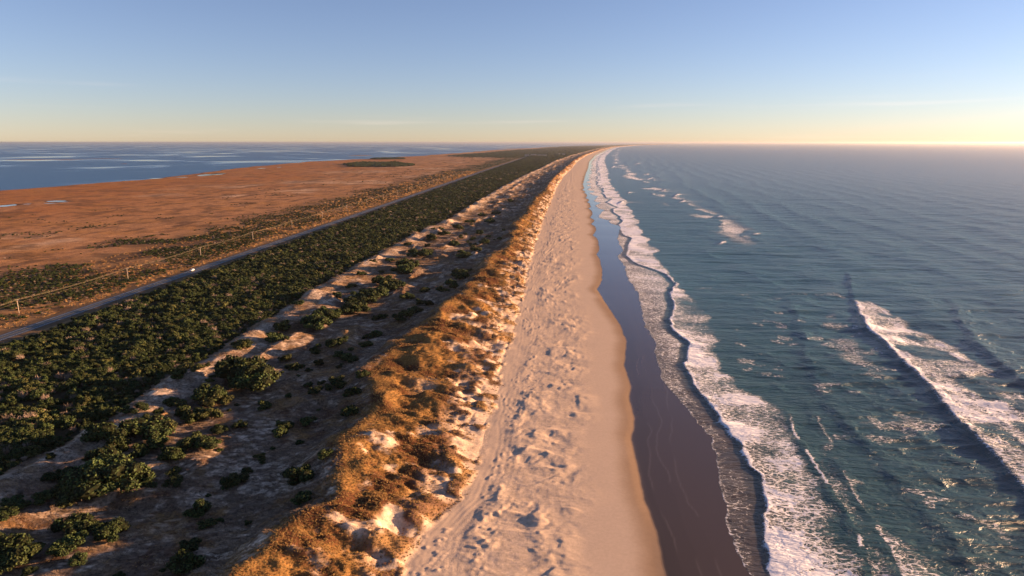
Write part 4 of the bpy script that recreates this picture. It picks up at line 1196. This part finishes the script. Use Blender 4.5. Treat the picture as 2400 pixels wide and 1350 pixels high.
# ------------------------------------------------------------------ white car coming down the road
def build_car():
    e = empty('car', (ROAD_X - 1.75, 553.0, ROAD_Z), label='white sport utility car driving along the grey road towards the viewer', category='car')
    e.rotation_euler = (0, 0, math.pi)
    body = MB().prism([(-2.35, 0.38), (-2.38, 0.80), (-2.25, 1.02), (-1.9, 1.06), (0.85, 1.04), (1.2, 1.02), (2.15, 0.88), (2.36, 0.70), (2.38, 0.38)], -0.93, 0.93,
                      [0.96, 1, 0.97, 0.95, 0.95, 0.94, 0.9, 0.93, 0.93]).mesh('body'); body.materials.append(M['car_white'])
    cabin = MB().prism([(-2.28, 1.03), (-1.95, 1.60), (-1.6, 1.70), (-0.3, 1.72), (0.15, 1.66), (1.15, 1.03)], -0.84, 0.84, [1, 0.84, 0.80, 0.80, 0.82, 1]).mesh('cabin'); cabin.materials.append(M['car_white'])
    b = obj('body', body, None, e); c = obj('cabin', cabin, None, e)
    def quad(name, pts, parent, th=0.02):
        P = [Vector(q) for q in pts]; n = (P[1] - P[0]).cross(P[2] - P[0]).normalized() * th
        v = [tuple(p + n) for p in P] + [tuple(p - n) for p in P]
        me = bpy.data.meshes.new(name)
        me.from_pydata(v, [], [(0, 1, 2, 3), (7, 6, 5, 4), (0, 4, 5, 1), (1, 5, 6, 2), (2, 6, 7, 3), (3, 7, 4, 0)]); me.materials.append(M['car_glass'])
        return obj(name, me, None, parent)
    quad('windscreen', [(-0.72, 1.08, 1.08), (0.72, 1.08, 1.08), (0.62, 0.22, 1.63), (-0.62, 0.22, 1.63)], c)
    quad('rear_window', [(0.70, -2.22, 1.12), (-0.70, -2.22, 1.12), (-0.62, -1.99, 1.56), (0.62, -1.99, 1.56)], c)
    for s in (-1, 1):
        quad('side_window', [(s * 0.83, 0.9, 1.10), (s * 0.83, -0.55, 1.10), (s * 0.69, -0.55, 1.62), (s * 0.695, 0.2, 1.60)], c)
        quad('side_window', [(s * 0.83, -0.66, 1.10), (s * 0.83, -2.0, 1.10), (s * 0.70, -1.86, 1.56), (s * 0.69, -0.66, 1.62)], c)
        h = MB().box((s * 0.66, 2.27, 0.78), (0.38, 0.12, 0.15)).mesh('headlight'); h.materials.append(M['lamp_glass']); obj('headlight', h, None, e)
        t = MB().box((s * 0.72, -2.36, 0.88), (0.26, 0.06, 0.24)).mesh('tail_light'); t.materials.append(M['red_lens']); obj('tail_light', t, None, e)
        mr = MB().box((s * 1.0, 0.72, 1.12), (0.18, 0.14, 0.14)).mesh('mirror'); mr.materials.append(M['car_white']); obj('mirror', mr, None, e)
        for y in (-1.42, 1.42):
            w = MB().tube([(s * 0.74, y, 0.35), (s * 0.95, y, 0.35)], 0.35, 16).mesh('wheel', False); w.materials.append(M['tyre']); wo = obj('wheel', w, None, e)
            q = MB().tube([(s * 0.945, y, 0.35), (s * 0.965, y, 0.35)], 0.22, 12).mesh('rim'); q.materials.append(M['rim']); obj('rim', q, None, wo)
build_car()

# ------------------------------------------------------------------ far buildings
def building(name, u, v, w, d, h, label, roof_h=2.5, nwin=6):
    X, Y = (float(q) for q in ground(u, v, 2.0))
    e = empty(name, (X, Y, 1.8), label=label, category='building')
    wl = MB().box((0, 0, h / 2 - 0.3), (w, d, h + 0.6)).mesh('wall'); wl.materials.append(M['plaster']); wo = obj('wall', wl, None, e)
    rf = MB().prism([(-d / 2 - 0.6, h), (d / 2 + 0.6, h), (0, h + roof_h)], -w / 2 - 0.6, w / 2 + 0.6).mesh('roof'); rf.materials.append(M['roof']); obj('roof', rf, None, e)
    wm = MB().box((0, 0, 0), (w / nwin * 0.45, 0.12, h * 0.35)).mesh('window'); wm.materials.append(M['window'])
    for i in range(nwin):
        obj('window', wm, None, wo).location = (-w / 2 + (i + 0.5) * w / nwin, -d / 2 - 0.03, h * 0.6)
    return e
building('building', 1250.5, 366.6, 46, 14, 13, 'pale beige middle building at the far end of the road', 3, 8)
building('building', 1270.5, 367.0, 70, 14, 12, 'longest pale beige building, right of the far end of the road', 3, 10)
building('building', 1235, 366.6, 34, 12, 12, 'small whitish building left of the beige ones at the far end of the road', 3, 5)
building('cottage', 1321, 364.5, 22, 12, 12, 'white cottage standing alone in the dark far thicket', 4, 3)
building('cottage', 1311, 363.6, 12, 12, 11, 'tiny pale cottage beside the white one in the far thicket', 4, 2)

# ------------------------------------------------------------------ haze over land and sea
def build_haze():
    m = bpy.data.materials.new('haze'); m.use_nodes = True
    nt = m.node_tree; nt.nodes.clear()
    o = nt.nodes.new('ShaderNodeOutputMaterial'); p = nt.nodes.new('ShaderNodeVolumePrincipled')
    p.inputs['Color'].default_value = (0.98, 0.96, 0.90, 1)
    p.inputs['Density'].default_value = 2.4e-5
    p.inputs['Anisotropy'].default_value = 0.72
    nt.links.new(p.outputs[0], o.inputs['Volume'])
    b = MB().box((0, 70000, 58), (620000, 260000, 124))
    me = b.mesh('haze'); me.materials.append(m)
    obj('haze', me, None, kind='stuff')
build_haze()

# ------------------------------------------------------------------ look-alikes that share a description are told apart by their place in the row
ORDINAL = ['first', 'second', 'third', 'fourth', 'fifth', 'sixth', 'seventh', 'eighth', 'ninth', 'tenth', 'eleventh', 'twelfth']
by_label = {}
for o in COL.objects:
    if o.parent is None and 'label' in o.keys() and o.get('category') in ('bush', 'shrub'):
        by_label.setdefault(o['label'], []).append(o)
for lab, os_ in by_label.items():
    if 2 <= len(os_) <= 12:
        os_.sort(key=lambda o: float(project(o.location.x, o.location.y, o.location.z + 1)[0]))
        for k_, o in enumerate(os_):
            o['label'] = f'{lab}, {ORDINAL[k_]} from left'
